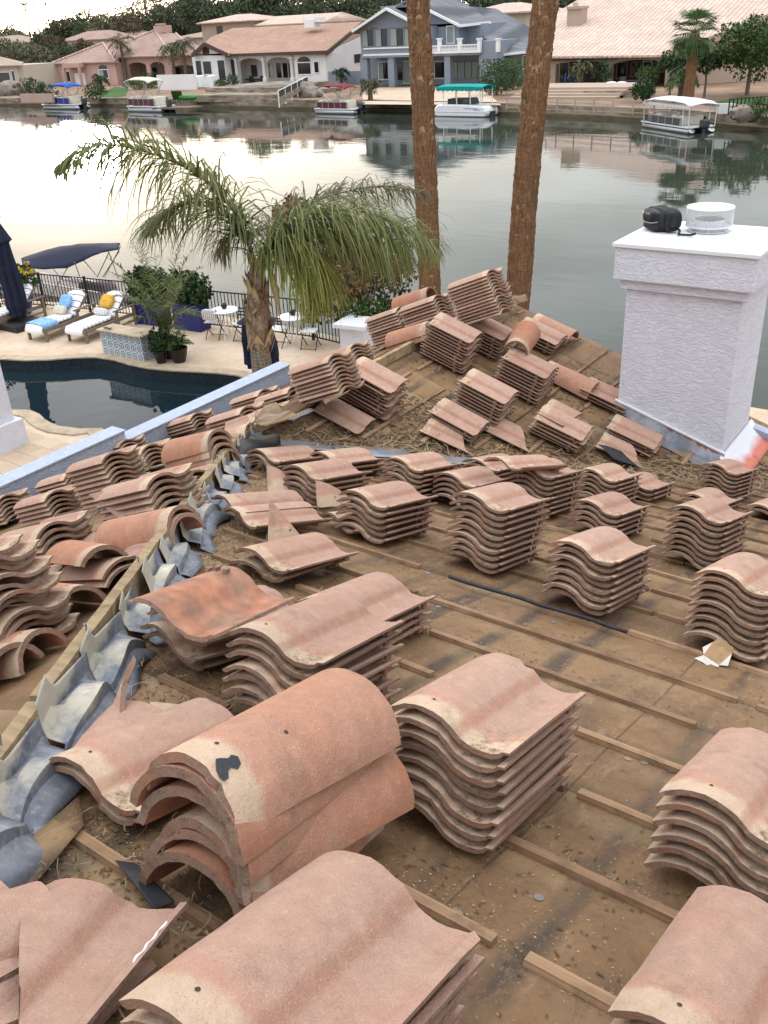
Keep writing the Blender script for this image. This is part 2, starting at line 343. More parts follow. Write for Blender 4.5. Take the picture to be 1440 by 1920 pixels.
near={0:[(700,925),(985,1700)],1:[(300,425),(640,1288),(1292,1700)],2:[(330,440),(700,1060),(1085,1700)],3:[(260,470),(700,808),(1080,1700)],4:[(400,500),(560,798),(806,1303),(1402,1700)],5:[(420,560),(600,780),(805,1382),(1420,1700)],6:[(400,500),(560,787),(1178,1325),(1345,1700)],7:[(400,500),(520,770),(775,1225),(1232,1700)],8:[(400,487),(500,760),(790,1215),(1220,1700)]}
for i in range(-1,24):
    u=.0877+5*.33+.33*i; hi=min(HV(u)-.2, 2*RW-u-.25 if u>RW else 99)
    if i in near:
        for a,b in near[i]:
            va,vb=v_at(a,u),v_at(b,u); j=rnd.uniform(-.012,.012)
            va=min(va,hi)
            if va-vb>.05: batten((u+j,va,zM(u+j)),(u+j*.4,vb,zM(u+j*.4)))
        v=v_at(1620,u)
    else: v=hi
    while v>-4.8:
        L=rnd.uniform(.7,2.4); e=max(v-L,-4.9)
        if rnd.random()>.04:
            j=rnd.uniform(-.012,.012); j2=rnd.uniform(-.012,.012); batten((u+j,v,zM(u+j)),(u+j2,e,zM(u+j2)))
        v=e-rnd.choice((.005,.01,.02,.12))
# wing slope: battens run with X, spaced down the slope
for i in range(0,13):
    y=RW-.22-.33*i; lo=2*RW-y+.15; hi=XE-.08
    if hi-lo<.2: continue
    u=lo+rnd.uniform(0,.1)
    while u<hi-.1:
        e=min(u+rnd.uniform(.5,1.9),hi); z=zW(y)
        if rnd.random()>.15: batten((u,y,z),(e,y+rnd.uniform(-.02,.02),z),nrm=(0,-T,1))
        u=e+rnd.choice((.02,.1,.3))
for i in range(0,6):
    y=RW+.4+.33*i; u=(RW-(RW-y)/1 if False else 5.4)
    batten((5.4-(y-RW)*0,y,zL(y)),(9.4,y,zL(y)),nrm=(0,TL,1))
# ---- hip board in three lengths
hd=Vector((1,.756,-T)).normalized()
def HP(u,h=0): return Vector((u,HV(u),zM(u)+h))
def wavy_board(name,p,q,wd,ht,mt,par=house):
    p=Vector(p); q=Vector(q); d=q-p; L=d.length; d.normalize(); x=d.cross(Vector((0,0,1))).normalized(); z=x.cross(d); n=max(4,int(L/.08)); sd=rnd.random()*90; mb=MB()
    def f(i,j):
        t_=i*L; c=[(-wd/2,-ht/2),(wd/2,-ht/2),(wd/2,ht/2),(-wd/2,ht/2)][int(round(j*4))%4]
        a=noise.noise(Vector((t_*4+sd,c[0]*9,0)))*.006; b=noise.noise(Vector((t_*4+sd,7,c[1]*9)))*.006
        return p+d*t_+x*(c[0]+a)+z*(c[1]+b)
    mb.grid(f,n,4); k=len(mb.v); mb.add(mb.v[0:4],[(0,1,2,3)]); mb.add(mb.v[k-5:k-1],[(0,1,2,3)])
    return mb.build(name,mt,par)
for a,b in ((-.6,1.62),(1.635,3.05),(3.06,4.98)):
    wavy_board('hip_board',HP(a,.075),HP(b,.075+rnd.uniform(-.008,.008)),.04,.10,M_HIPW)
wavy_board('ridge_board',(RW+.1,RW,zM(RW)+.05),(XE-.25,RW+.02,zM(RW)+.055),.045,.09,M_HIPW)
for k in range(7):
    u=.9+.55*k; MB().tube([HP(u,.12),HP(u,.150)+Vector((.004,0,0))],.0025,6).lathe([(.0001,.152+HP(u).z),(.006,.152+HP(u).z),(.006,.149+HP(u).z)],(HP(u).x,HP(u).y,0),8).build('nail',M_GALV,house)
# ---- bent metal hip closures, one scoop per tile course
side=Vector((.603,-.798,0)); side=Vector((side.x,side.y,-T*side.x)).normalized(); upz=hd.cross(side)*-1
if upz.z<0: upz=-upz
def closure(u,sc,seed):
    r=random.Random(seed); mb=MB(); Ls=.37*sc; tip=r.uniform(.85,1.2); wj=[r.uniform(-.008,.008) for _ in range(8)]
    #   across: flange at the board, valley, raised panel, crease, skirt
    W_=[.008,.012,.028,.052,.102,.108,.138,.165]
    def z_(s_,k):
        hump=max(0,math.sin(math.pi*min(1,max(0,(s_-.10)/.86))))**.7; fin=math.exp(-((s_-.16)/.10)**2)
        return [.118+.055*fin*tip,.112+.050*fin*tip,.066+.03*fin,.044+.040*hump*tip,.034+.056*hump*tip,.012+.044*hump*tip,.004+.036*hump,.004+.014*hump][k]
    ns=12
    for i in range(ns+1):
        s_=i/ns
        for k in range(8):
            fl=1+.10*math.sin(s_*6+seed)*(k>3); x=(s_-.5)*Ls*(1+.05*(k>4)); sk=-.05*(k/7)*(1 if k>2 else 0)
            dz=noise.noise(Vector((s_*3+seed,k*.9,0)))*.010*(k>1)
            mb.v.append(tuple(hd*(x+sk)+side*(W_[k]*fl+wj[k]*(k>1))+upz*((z_(s_,k)+dz)*sc)))
    for i in range(ns):
        for k in range(7): a=i*8+k; mb.f.append((a,a+8,a+9,a+1)); mb.m.append(0)
    o=mb.build('hip_flashing',M_GALV,house,22,False); md=o.modifiers.new('thickness','SOLIDIFY'); md.thickness=.0016
    o.location=HP(u,.0); o.rotation_euler=(r.uniform(-.05,.05),r.uniform(-.05,.05),r.uniform(-.10,.10)); return o
for k in range(17): closure(.86+.285*k,1.0+.10*math.sin(k*2.3)-(.014*k),k*1.7)
# ---- loose metal valley sheets and felt strips near the junction
def sheet(name,pts_px,mt,plane,par=house,h=.02,wob=.02,nu=8,nv=3,seed=0):
    A,B,C,D=[plane(*p,h) for p in pts_px]
    def f(i,j):
        P=(A*(1-i)+B*i)*(1-j)+(D*(1-i)+C*i)*j
        return P+Vector((0,0,(noise.noise(P*3+Vector((seed,0,0)))+.5)*wob))
    o=MB().grid(f,nu,nv).build(name,mt,par,50,False); md=o.modifiers.new('thickness','SOLIDIFY'); md.thickness=.002; return o
M_VAL=mat('valley_metal',(.22,.24,.27),.5,.25,9,metal=.3,col2=(.30,.22,.13),cs=4,cth=(.5,.62)); M_BLK=mat('black_felt_strip',(.022,.022,.026),.6,.3,20,bump=.003)
sheet('valley_flashing',[(500,822),(760,842),(770,860),(500,840)],M_VAL,onM,h=.015,seed=1)
sheet('valley_flashing',[(620,838),(905,862),(900,876),(640,852)],M_VAL,onM,h=.018,seed=3)
sheet('black_flashing',[(432,828),(525,822),(527,838),(450,862)],M_BLK,onM,h=.05,wob=.06,seed=5)
sheet('hip_flashing',[(530,795),(580,772),(592,775),(548,803)],M_BLK,onL,h=.04,wob=.05,seed=8)
sheet('hip_flashing',[(470,800),(520,770),(560,790),(500,815)],M_FELT,onL,h=.10,wob=.10,seed=9)
sheet('hip_flashing',[(600,748),(655,722),(655,735),(610,762)],M_FELT,onL,h=.04,wob=.05,seed=18)
sheet('black_flashing',[(1120,842),(1165,850),(1195,880),(1150,868)],M_BLK,onW,h=.04,wob=.05,seed=12)
sheet('felt_cap',[(488,800),(640,700),(660,712),(520,805)],M_FELT,onW,h=.09,wob=.07,nu=12,seed=22)
sheet('felt_cap',[(900,590),(985,556),(990,568),(915,612)],M_FELT,onW,h=.10,wob=.07,nu=8,seed=24)
sheet('felt_strip',[(0,1640),(150,1500),(160,1560),(20,1720)],M_FELT,onM,h=.012,wob=.02,seed=28)
sheet('metal_strip',[(218,1620),(255,1625),(330,1700),(290,1712)],M_BLK,onM,h=.02,wob=.015,seed=29)
# ---- dark rubber pipe lying on a batten row
p=[onM(842+i*33.4,1081+i*10.25,.035)+Vector((rnd.uniform(-.006,.006),0,0)) for i in range(11)]
pp=MB().tube(p,.0085,8).build('rubber_pipe',M_BLK,None,60); tag(pp,'long black rubber pipe lying beside a batten in the middle of the roof','pipe')
# ---- torn cardboard box
cbm=mat('brown_cardboard',(.36,.23,.12),.9,.2,14); cbw=mat('white_cardboard',(.60,.57,.52),.9,.12,14)
c0=onM(1342,1240,.0); cb=thing('cardboard_box','small torn brown and white cardboard carton lying open on the battens','box',c0,R(-25)); cb.scale=(.55,.55,.6)
MB().add([(-.05,-.07,.03),(-.05,.07,.03),(.05,.085,.09),(.05,-.085,.09)],[(0,1,2,3)]).build('back_panel',cbm,cb,fix=False).modifiers.new('t','SOLIDIFY').thickness=.003
MB().add([(-.05,-.07,.03),(-.05,.07,.03),(-.12,.09,.022),(-.135,0,.045),(-.11,-.10,.02)],[(0,1,2,3,4)]).build('flap',cbw,cb,fix=False).modifiers.new('t','SOLIDIFY').thickness=.003
MB().add([(.05,.085,.09),(.05,-.085,.09),(.08,-.07,.12),(.085,.07,.115)],[(0,1,2,3)]).build('flap',cbm,cb,fix=False).modifiers.new('t','SOLIDIFY').thickness=.003
MB().add([(-.05,.07,.03),(.05,.085,.09),(-.01,.12,.05)],[(0,1,2)]).add([(-.05,-.07,.03),(.05,-.085,.09),(-.02,-.12,.04)],[(0,1,2)]).build('side_panel',cbw,cb,fix=False).modifiers.new('t','SOLIDIFY').thickness=.003

# ================================================================ chimney
ch=thing('chimney','tall pale lavender stucco chimney with stepped crown on the right of the roof','chimney',(8.38,2.53,-2.9))
def cbx(name,a,b,mt,bev=0,sub=0):
    o=MB().box([a[i] for i in range(3)],[b[i] for i in range(3)]).build(name,mt,ch)
    if bev: md=o.modifiers.new('b','BEVEL'); md.width=bev; md.segments=2
    return o
DX,DY=.86,.99; z0=2.9
cbx('stack_body',(0,0,0),(DX,DY,z0-1.03),M_STUC,.008)
cbx('neck_band',(-.045,-.045,z0-1.028),(DX+.045,DY+.045,z0-.945),M_STUC,.006)
cbx('crown',(-.095,-.095,z0-.943),(DX+.095,DY+.095,z0-.665),M_STUC,.01)
cbx('cap_plate',(-.115,-.115,z0-.663),(DX+.115,DY+.115,z0-.630),M_WHITE,.003)
FLZ=(zW(2.53)+2.9)-.29
def flashmat():
    n=NB('painted_flashing'); o=n.tc.outputs['Object']; sp=n.N('ShaderNodeSeparateXYZ'); n.L(o,sp.inputs[0]); x,y,z=sp.outputs
    c=n.mix(n.mapr(n.noise(o,7,4),.4,.6),(.30,.32,.37),(.55,.56,.62)); nn=n.noise(n.mapping(o,(1,1,.25)),22,5,.6)
    band=n.mth('MULTIPLY',n.mapr(y,.58,.46),n.mapr(y,-.3,-.1)); hz=n.mth('SUBTRACT',z,n.mth('MULTIPLY',y,.3126)); k=n.mth('MULTIPLY',band,n.mapr(n.mth('ADD',hz,n.mth('MULTIPLY',nn,.13)),.46+FLZ,.475+FLZ))
    c=n.mix(n.mth('MULTIPLY',k,.85),c,(.36,.10,.085)); return n.fin(c,.5,None,.4,.15)
MFL=flashmat()
def flash2():
    n=NB('spray_painted_flashing'); o=n.tc.outputs['Object']; sp=n.N('ShaderNodeSeparateXYZ'); n.L(o,sp.inputs[0]); x,y,z=sp.outputs
    k=n.mth('ADD',n.mth('MULTIPLY',y,-1.0),n.mth('MULTIPLY',n.mth('SUBTRACT',n.noise(o,6,3),.5),.15)); c=n.mix(n.mapr(k,.09,.17),(.66,.66,.70),(.55,.17,.12)); return n.fin(c,.6)
sl_=-T  # W falls towards -Y; z of W at the base in chimney coordinates
def wz(y): return zW(2.53+y)+2.9
mb=MB(); mb.grid(lambda i,j: Vector((-.012-.006*noise.noise(Vector((i*9,0,0))), -.03+i*(DY+.05), wz(-.03+i*(DY+.05))+.005+j*(.135+.012*noise.noise(Vector((i*5,3,0)))))),14,2).build('base_flashing',MFL,ch,None,False).modifiers.new('t','SOLIDIFY').thickness=.003
mb=MB(); mb.grid(lambda i,j: Vector((-.015-.16*j, -.05+i*(DY+.07), wz(-.05+i*(DY+.07))+.012+.01*noise.noise(Vector((i*6,j*3,5))))),14,2).build('base_flashing',M_VAL,ch,None,False).modifiers.new('t','SOLIDIFY').thickness=.003
wavy_board('edge_strip',Vector((8.366,2.50,wz(-.03)-2.9+.145)),Vector((8.366,3.54,wz(1.01)-2.9+.145)),.02,.014,M_WHITE,None)
e=bpy.data.objects['edge_strip']; e.parent=ch; e.location=-ch.location
mb=MB(); mb.grid(lambda i,j: Vector((-.08+i*1.02, -.006-.24*j, wz(-.24*j)+.015+.10*(1-j)**2)),8,6).build('side_flashing',flash2(),ch,40,False).modifiers.new('t','SOLIDIFY').thickness=.003
# spark arrestor
cp=onz(1328,432,-.628)
sa=thing('spark_arrestor','round white spark arrestor with expanded metal mesh on the chimney top','spark arrestor',cp)
r_=.195
MB().lathe([(.0001,.215),(r_+.004,.205),(r_+.006,.195),(r_,.195),(.0001,.2)],n=40).build('lid',M_WHITE,sa,40)
mb=MB(); NW=34
for k in range(NW):
    for sg in (1,-1):
        pts=[(r_*math.cos(a),r_*math.sin(a),z) for a,z in ((2*math.pi*k/NW+sg*.0683*q*2,.05+.145*q/9) for q in range(10))]
        mb.tube(pts,.0017,3,cap=False)
mb.build('mesh_screen',M_WHITE,sa); 
MB().lathe([(r_,.045),(r_+.004,.045),(r_+.004,.055),(r_-.002,.055)],n=40).lathe([(.19,.045),(.14,.03),(.13,.03)],n=32).build('rim',M_WHITE,sa,40)
MB().lathe([(.13,.03),(.13,.10),(.125,.10),(.125,.03)],n=32).build('flue_collar',M_WHITE,sa,40)
MB().lathe([(.0001,.06),(.124,.06)],n=32).build('flue_opening',M_HOLE,sa)
MB().lathe([(.175,.003),(.17,.008),(.13,.012),(.13,.03)],n=32).build('base_plate',M_WHITE,sa,40)
for k in range(6):
    a=k*math.pi/3+.3; MB().bar((.17*math.cos(a),.17*math.sin(a),.006),(.14*math.cos(a),.14*math.sin(a),.05),.012,.003).build('leg',M_WHITE,sa)
# waist bag
M_BAG=mat('black_bag_fabric',(.014,.014,.017),.65,.3,20,bump=.002,bscale=90); M_BAGL=mat('black_vinyl',(.012,.012,.014),.32,.2,9,bump=.003,bscale=12); M_LOGO=mat('grey_print',(.25,.25,.27),.5)
bp_=onz(1238,430,-.628); bag=thing('waist_bag','black zipped waist bag lying on the chimney cap beside the spark arrestor','bag',bp_,R(-38)); bag.scale=(1.22,1.22,1.15)
def blob(name,c,s,mt,seed,par,pw=.55,n=16,amp=.06):
    mb=MB()
    def f(i,j):
        a=i*2*math.pi; b=(j-.5)*math.pi
        sg=lambda v,p_: math.copysign(abs(v)**p_,v)
        x=sg(math.cos(a),pw)*sg(math.cos(b),pw); y=sg(math.sin(a),pw)*sg(math.cos(b),pw); z=sg(math.sin(b),pw)
        k=1+amp*noise.noise(Vector((x*2+seed,y*2,z*2)))*2
        return Vector((c[0]+x*s[0]*k,c[1]+y*s[1]*k,c[2]+z*s[2]*k))
    return mb.grid(f,n*2,n).build(name,mt,par,60)
blob('body',(0,0,.085),(.085,.125,.085),M_BAG,1,bag); blob('front_pocket',(-.05,0.01,.105),(.06,.105,.055),M_BAGL,4,bag,.6); blob('lower_pocket',(-.055,0,.04),(.055,.10,.035),M_BAG,7,bag,.6)
blob('side_pocket',(.01,-.13,.085),(.06,.04,.075),M_BAG,9,bag,.6)
MB().tube([(-.1,.10,.075),(-.118,.03,.066),(-.116,-.05,.068),(-.09,-.10,.08)],.004,6).build('zip',M_LOGO,bag)
MB().box((-.1125,-.02,.125),(-.1105,.035,.135)).build('logo_patch',M_LOGO,bag)
MB().tube([(.02,-.15,.06),(.03,-.20,.02),(-.02,-.26,.012),(.03,-.33,.014),(.05,-.36,.03)],.009,6).build('strap',M_BAG,bag,60)
MB().box((-.035,-.185,.05),(.0,-.165,.12)).box((-.05,-.175,.03),(-.035,-.16,.05)).build('buckle',M_BAGL,bag)
# ================================================================ loose clay tiles
TW,TLN,TH=.325,.46,.0155
PROF=[(0,.028),(.009,.035),(.024,.046),(.045,.057),(.07,.064),(.097,.067),(.124,.065),(.150,.0580),(.168,.0510),(.175,.0470),(.196,.0310),(.204,.0268),(.220,.0215),(.240,.018),(.26,.018),(.282,.022),(.300,.028),(.308,.036),(.325,.039)]
def s_tile(seed, nl=7):
    r=random.Random(seed); mb=MB(); n=len(PROF)
    chips={(r.randrange(n),r.choice((0,nl))):r.uniform(.4,1.3) for _ in range(3)}
    def nrm(i):
        a=PROF[max(i-1,0)]; b=PROF[min(i+1,n-1)]; d=Vector((b[0]-a[0],b[1]-a[1])).normalized(); return Vector((-d.y,d.x))
    top=[];bot=[]
    for j in range(nl+1):
        y=TLN*j/nl
        for i in range(n):
            x,z=PROF[i]; q=Vector((x,y,z))
            if j in (0,nl):
                q.y+= (noise.noise(Vector((x*45,seed*7,j)))*.005+noise.noise(Vector((x*160,seed*3,j)))*.0025); q.z-=.0018
            if i in (0,n-1): q.x+= noise.noise(Vector((y*25,seed*5,i)))*.003
            if j in (0,nl) and (i,j) in chips: q.y+=(.006 if j==0 else -.006)*chips[(i,j)]; q.z-=.003
            top.append(q); nn=nrm(i); th=TH*(.7 if i==0 else (.75,.6,.5)[i-n+3] if i>=n-3 else 1); bot.append(Vector((x+nn.x*-th,q.y+(.003 if j==0 else -.003 if j==nl else 0)*r.random(),z-nn.y*th)))
    N=n*(nl+1)
    mb.v=[tuple(v) for v in top+bot]
    for j in range(nl):
        for i in range(n-1):
            a=j*n+i; mb.f.append((a,a+1,a+1+n,a+n)); mb.m.append(0); mb.f.append((N+a,N+a+n,N+a+1+n,N+a+1)); mb.m.append(2)
    for i in range(n-1):
        for j in (0,nl): a=j*n+i; mb.f.append((a,a+1,N+a+1,N+a)); mb.m.append(1)
    for j in range(nl):
        for i in (0,n-1): a=j*n+i; mb.f.append((a,a+n,N+a+n,N+a)); mb.m.append(1)
    body=len(mb.f)
    # weather lugs under the lower edge
    for x,z in ((.282,.003),(.312,.018),(.245,-.002)): mb.box((x-.006,.372,z-.012),(x+.006,.40,z+.004),1)
    hx,hy=.095,.052; k=[(hx+.0045*math.cos(a*math.pi/4),hy+.0045*math.sin(a*math.pi/4),.0676) for a in range(8)]; mb.add(k,[tuple(range(8))],3)
    return mb
S_MESH=[s_tile(k).mesh('clay_tile',[M_TILE,M_RAW,M_UNDER,M_HOLE],32) for k in range(9)]
def cap_tile(seed, nl=8, na=18):
    mb=MB(); r=random.Random(seed)
    def P(i,j,inner):
        y=.47*j/nl; w_=.115+.022*j/nl; hh=.118+.016*j/nl; a=math.pi*(.04+.92*i/na)
        if j==0 or j==nl: y+=noise.noise(Vector((i*.8,seed*5,j)))*.006+noise.noise(Vector((i*2.7,seed,j)))*.003
        k=1 if not inner else 0; t_=.0 if not inner else .019
        e=noise.noise(Vector((y*22,seed,i)))*.004 if i in (0,na) else 0
        return Vector((-(w_-t_)*math.cos(a),y,(hh-t_)*math.sin(a)-.012+e))
    n=na+1; vs=[P(i,j,False) for j in range(nl+1) for i in range(n)]+[P(i,j,True) for j in range(nl+1) for i in range(n)]; N=n*(nl+1)
    mb.v=[tuple(v) for v in vs]
    for j in range(nl):
        for i in range(na):
            a=j*n+i; mb.f.append((a,a+1,a+1+n,a+n)); mb.m.append(0); mb.f.append((N+a,N+a+n,N+a+1+n,N+a+1)); mb.m.append(2)
    for i in range(na):
        for j in (0,nl): a=j*n+i; mb.f.append((a,a+1,N+a+1,N+a)); mb.m.append(1)
    for j in range(nl):
        for i in (0,na): a=j*n+i; mb.f.append((a,a+n,N+a+n,N+a)); mb.m.append(1)
    for hx,hy in ((.0,.06),(.05,.19),(.055,.055)):
        w_=.115+.022*hy/.47; hh=.118+.016*hy/.47
        z=lambda x: hh*math.sqrt(max(0,1-(x/w_)**2))-.0115
        mb.add([(hx+.0045*math.cos(a*math.pi/4),hy+.0045*math.sin(a*math.pi/4),z(hx+.0045*math.cos(a*math.pi/4))+.0006) for a in range(8)],[tuple(range(8))],3)
    return mb
C_MESH=[cap_tile(k).mesh('ridge_tile',[M_CAP,M_RAW,M_UNDER,M_HOLE],35) for k in range(4)]
# the cap with spilled black mastic
tm=cap_tile(9); 
def cap_z(x,y): w_=.115+.022*y/.47; hh=.118+.016*y/.47; return hh*math.sqrt(max(.001,1-(x/w_)**2))-.012
tm.add([(.030+x,.035+y,cap_z(.030+x,.035+y)+.0018+.0012*((i*7)%3)) for i,(x,y) in enumerate([(.004,.0),(.002,-.010),(.010,-.018),(.020,-.026),(.032,-.030),(.040,-.026),(.038,-.014),(.030,-.008),(.027,.002),(.034,.012),(.030,.024),(.018,.028),(.008,.022),(.012,.010)])],[tuple(range(14))],4)
TARCAP=tm.mesh('ridge_tile_with_mastic',[M_CAP,M_RAW,M_UNDER,M_HOLE,M_TAR],35)
def cut_mesh(src,cuts,name='cut_tile',seed=0):
    b=bmesh.new(); b.from_mesh(src)
    # drop nail hole and lugs on the removed side automatically by bisecting everything
    for (p,n_) in cuts:
        g=bmesh.ops.bisect_plane(b,geom=b.verts[:]+b.edges[:]+b.faces[:],plane_co=Vector((p[0],p[1],0)),plane_no=Vector((n_[0],n_[1],0)),clear_outer=True)
        ed=[e for e in g['geom_cut'] if isinstance(e,bmesh.types.BMEdge)]
        try:
            f=bmesh.ops.holes_fill(b,edges=ed,sides=0)
            for q in f['faces']: q.material_index=1
        except Exception: pass
        for v in {v for e in ed for v in e.verts}:
            v.co.x+=noise.noise(Vector((v.co.x*40,v.co.y*40,seed)))*.005; v.co.y+=noise.noise(Vector((v.co.y*40,v.co.x*40,seed+5)))*.005
    me=bpy.data.meshes.new(name); b.to_mesh(me); b.free()
    for q in src.materials: me.materials.append(q)
    me.shade_smooth(); me.set_sharp_from_angle(angle=R(32)); return me
def frame(plane,rot=0,tx=0,ty=0):
    if plane=='M': Y,Z=Vector((1,0,-T)),Vector((T,0,1))
    elif plane=='L': Y,Z=Vector((0,1,-TL)),Vector((0,TL,1))
    else: Y,Z=Vector((0,-1,-T)),Vector((0,-T,1))
    Y.normalize(); Z.normalize(); X=Y.cross(Z)
    M=Matrix((X,Y,Z)).transposed().to_4x4()
    return M@Matrix.Rotation(R(rot),4,'Z')@Matrix.Rotation(R(tx),4,'X')@Matrix.Rotation(R(ty),4,'Y')
PL={'M':onM,'L':onL,'W':onW}
CORN={'hl':(0,0,.030),'hr':(TW,0,.039),'tl':(0,TLN,.03),'tr':(TW,TLN,.039),'cr':(.095,0,.067)}
CCORN={'hl':(-.11,0,.0),'hr':(.11,0,.0),'tr':(.135,.47,0),'tl':(-.135,.47,0),'cr':(0,0,.105)}
ORD=['topmost','second','third','fourth','fifth','sixth','seventh','eighth','ninth','tenth','eleventh','twelfth','thirteenth','fourteenth']
NT=0
def put(me,M,label,cat,group,nm):
    global NT; NT+=1
    o=link(nm,me); o.matrix_world=M; tag(o,label,cat,group); return o
def stack(plane,px,py,n,rot,desc,kind='s',corner='hl',sp=.034,jit=1,base=.02,tx=0,ty=0,sc=1,drift=(0,0),top=None,flip=False):
    meshes=S_MESH if kind=='s' else C_MESH; cn=Vector((CORN if kind=='s' else CCORN)[corner])*sc
    nz=Matrix(frame(plane)).to_3x3()@Vector((0,0,1)); h=base+(n-1)*sp+cn.z
    P=PL[plane](px,py,h/nz.z)
    F=frame(plane,rot,tx,ty)
    O=P-(F.to_3x3()@cn)
    for k in range(n):      # k counts from the top
        jr=rnd.uniform(-1.3,1.3)*jit*(k>0); jx=rnd.uniform(-.004,.004)*jit*(k>0)+drift[0]*k; jy=rnd.uniform(-.010,.010)*jit*(k>0)+drift[1]*k
        M=Matrix.Translation(O-nz*(k*sp))@F@Matrix.Translation((jx,jy,0))@Matrix.Rotation(R(jr),4,'Z')@Matrix.Diagonal((sc,sc,sc,1))
        if flip and k>0 and k!=3: M=M@Matrix.Translation((0,.235,0))@Matrix.Rotation(math.pi,4,'Z')@Matrix.Translation((0,-.235,0))
        me=meshes[rnd.randrange(len(meshes))]
        if k==0 and top: me=top
        kn='S-shaped clay tile' if kind=='s' else 'barrel ridge tile'
        if n==1: lab=f'single {kn} {desc}'
        elif k==n-1: lab=f'bottom {kn} {desc}'
        else: lab=(f'{ORD[k]} {kn} {desc}' if k==0 else f'{ORD[k]} {kn} from top {desc}')
        put(me,M,lab,'roof tile' if kind=='s' else 'ridge tile','clay S tiles stacked loose on the roof' if kind=='s' else 'barrel ridge tiles lying loose on the roof','clay_tile' if kind=='s' else 'ridge_tile')
    return O,F
def one(plane,px,py,h,rot,tx,ty,label,me,cat='broken tile',corner=(0,0,0),nm='broken_tile',group='broken and cut tiles on the roof'):
    F=frame(plane,rot,tx,ty); P=PL[plane](px,py,h); O=P-F.to_3x3()@Vector(corner)
    return put(me,Matrix.Translation(O)@F,label,cat,group,nm)
# --- right slope, near to far
stack('M',222,1872,7,0,'of nearest stack at bottom centre','s','hl',sp=.037)
stack('M',268,1476,6,0,'of big ridge tile pile in foreground','c','hl',sp=.047,jit=2.6,top=TARCAP,sc=1.1,drift=(.004,.008),flip=True)
stack('M',955,1412,8,0,'of neat tall stack in centre foreground','s','hr',sp=.0345)
stack('M',1236,1483,6,-3,'of stack cut by right frame edge','s','hl',sp=.037)
stack('M',1140,1893,4,-3,'of stack in bottom right corner','s','hl',sp=.036)
stack('M',605,1243,7,4,'of splayed stack behind big ridge pile','s','hr',sp=.036,jit=2.5)
stack('M',552,1128,4,3,'of low stack behind the splayed stack','s','hl',sp=.036,jit=2)
stack('M',395,1203,3,-6,'under the upside down tile near hip','s','hr',sp=.042,jit=3)
stack('M',262,1520,2,0,'left of big ridge tile pile','s','hr',sp=.036,jit=4)
stack('M',733,949,6,0,'of stack left of the ten tile tower','s','hr')
stack('M',959,955,10,0,'of ten tile tower at roof centre','s','hr',sp=.0325)
stack('M',1161,1053,8,-2,'of stack right of dark pipe','s','hr',sp=.032)
stack('M',1302,1074,9,-3,'of tower at right edge above cardboard','s','hl',sp=.0325)
stack('M',1169,964,5,-2,'of low stack behind dark pipe stack','s','hr',sp=.033)
stack('M',1253,953,9,-3,'of tall tower below the chimney corner','s','hl',sp=.032)
stack('M',1274,929,2,-3,'of pair behind tower below chimney','s','hl')
stack('M',800,880,6,0,'of stack in back row beside straw','s','hr',sp=.033)
stack('M',900,910,5,0,'of low stack in front of back row','s','hr',sp=.033)
stack('M',944,880,4,0,'of small stack in back row centre','s','hr')
O,F=stack('M',1046,893,8,0,'of tower with crooked top tile','s','hr',sp=.033)
stack('M',1165,900,6,0,'of stack between crooked tower and chimney','s','hr',sp=.032)
stack('M',1232,916,3,0,'of three tile stack in back row','s','hr')
stack('M',1394,887,7,-3,'of stack at foot of the chimney','s','hr',sp=.032)
stack('M',1397,949,2,-3,'of flat pair at right edge','s','hl')
stack('M',530,864,3,-4,'of stack nearest the metal valley end','s','hr',jit=3)
stack('M',612,897,5,0,'of stack right of the hip flashing','s','hr',sp=.033,jit=2)
stack('M',650,868,3,-2,'of low stack behind hip flashing stack','s','hr')
stack('M',485,985,1,-14,'lying beside shards near the hip','s','hr',base=.05)
stack('M',462,960,1,-14,'behind another near the hip','s','hr',base=.07)
stack('M',545,1068,1,-2,'upper of two under standing shard','s','hr',base=.075)
stack('M',538,1082,1,3,'lower of two under standing shard','s','hr',base=.03,ty=-4)
# crooked tile on the tower
put(S_MESH[1],Matrix.Translation(O+Vector((-.10,.13,.055)))@F@Matrix.Rotation(R(-14),4,'Z')@Matrix.Rotation(R(-4),4,'Y'),'crooked S tile set askew on top of a back row tower','roof tile','clay S tiles stacked loose on the roof','clay_tile')
# upside down tile
Fu=frame('M',-2)@Matrix.Rotation(math.pi,4,'Y'); 
Pu=onM(262,1180,.17); put(S_MESH[2],Matrix.Translation(Pu+Vector((0,0,.055)))@frame('M',8)@Matrix.Translation((.29,.0,.03))@Matrix.Rotation(R(186),4,'Y'),'upside down S tile showing its orange underside on a pile','roof tile','clay S tiles stacked loose on the roof','clay_tile')
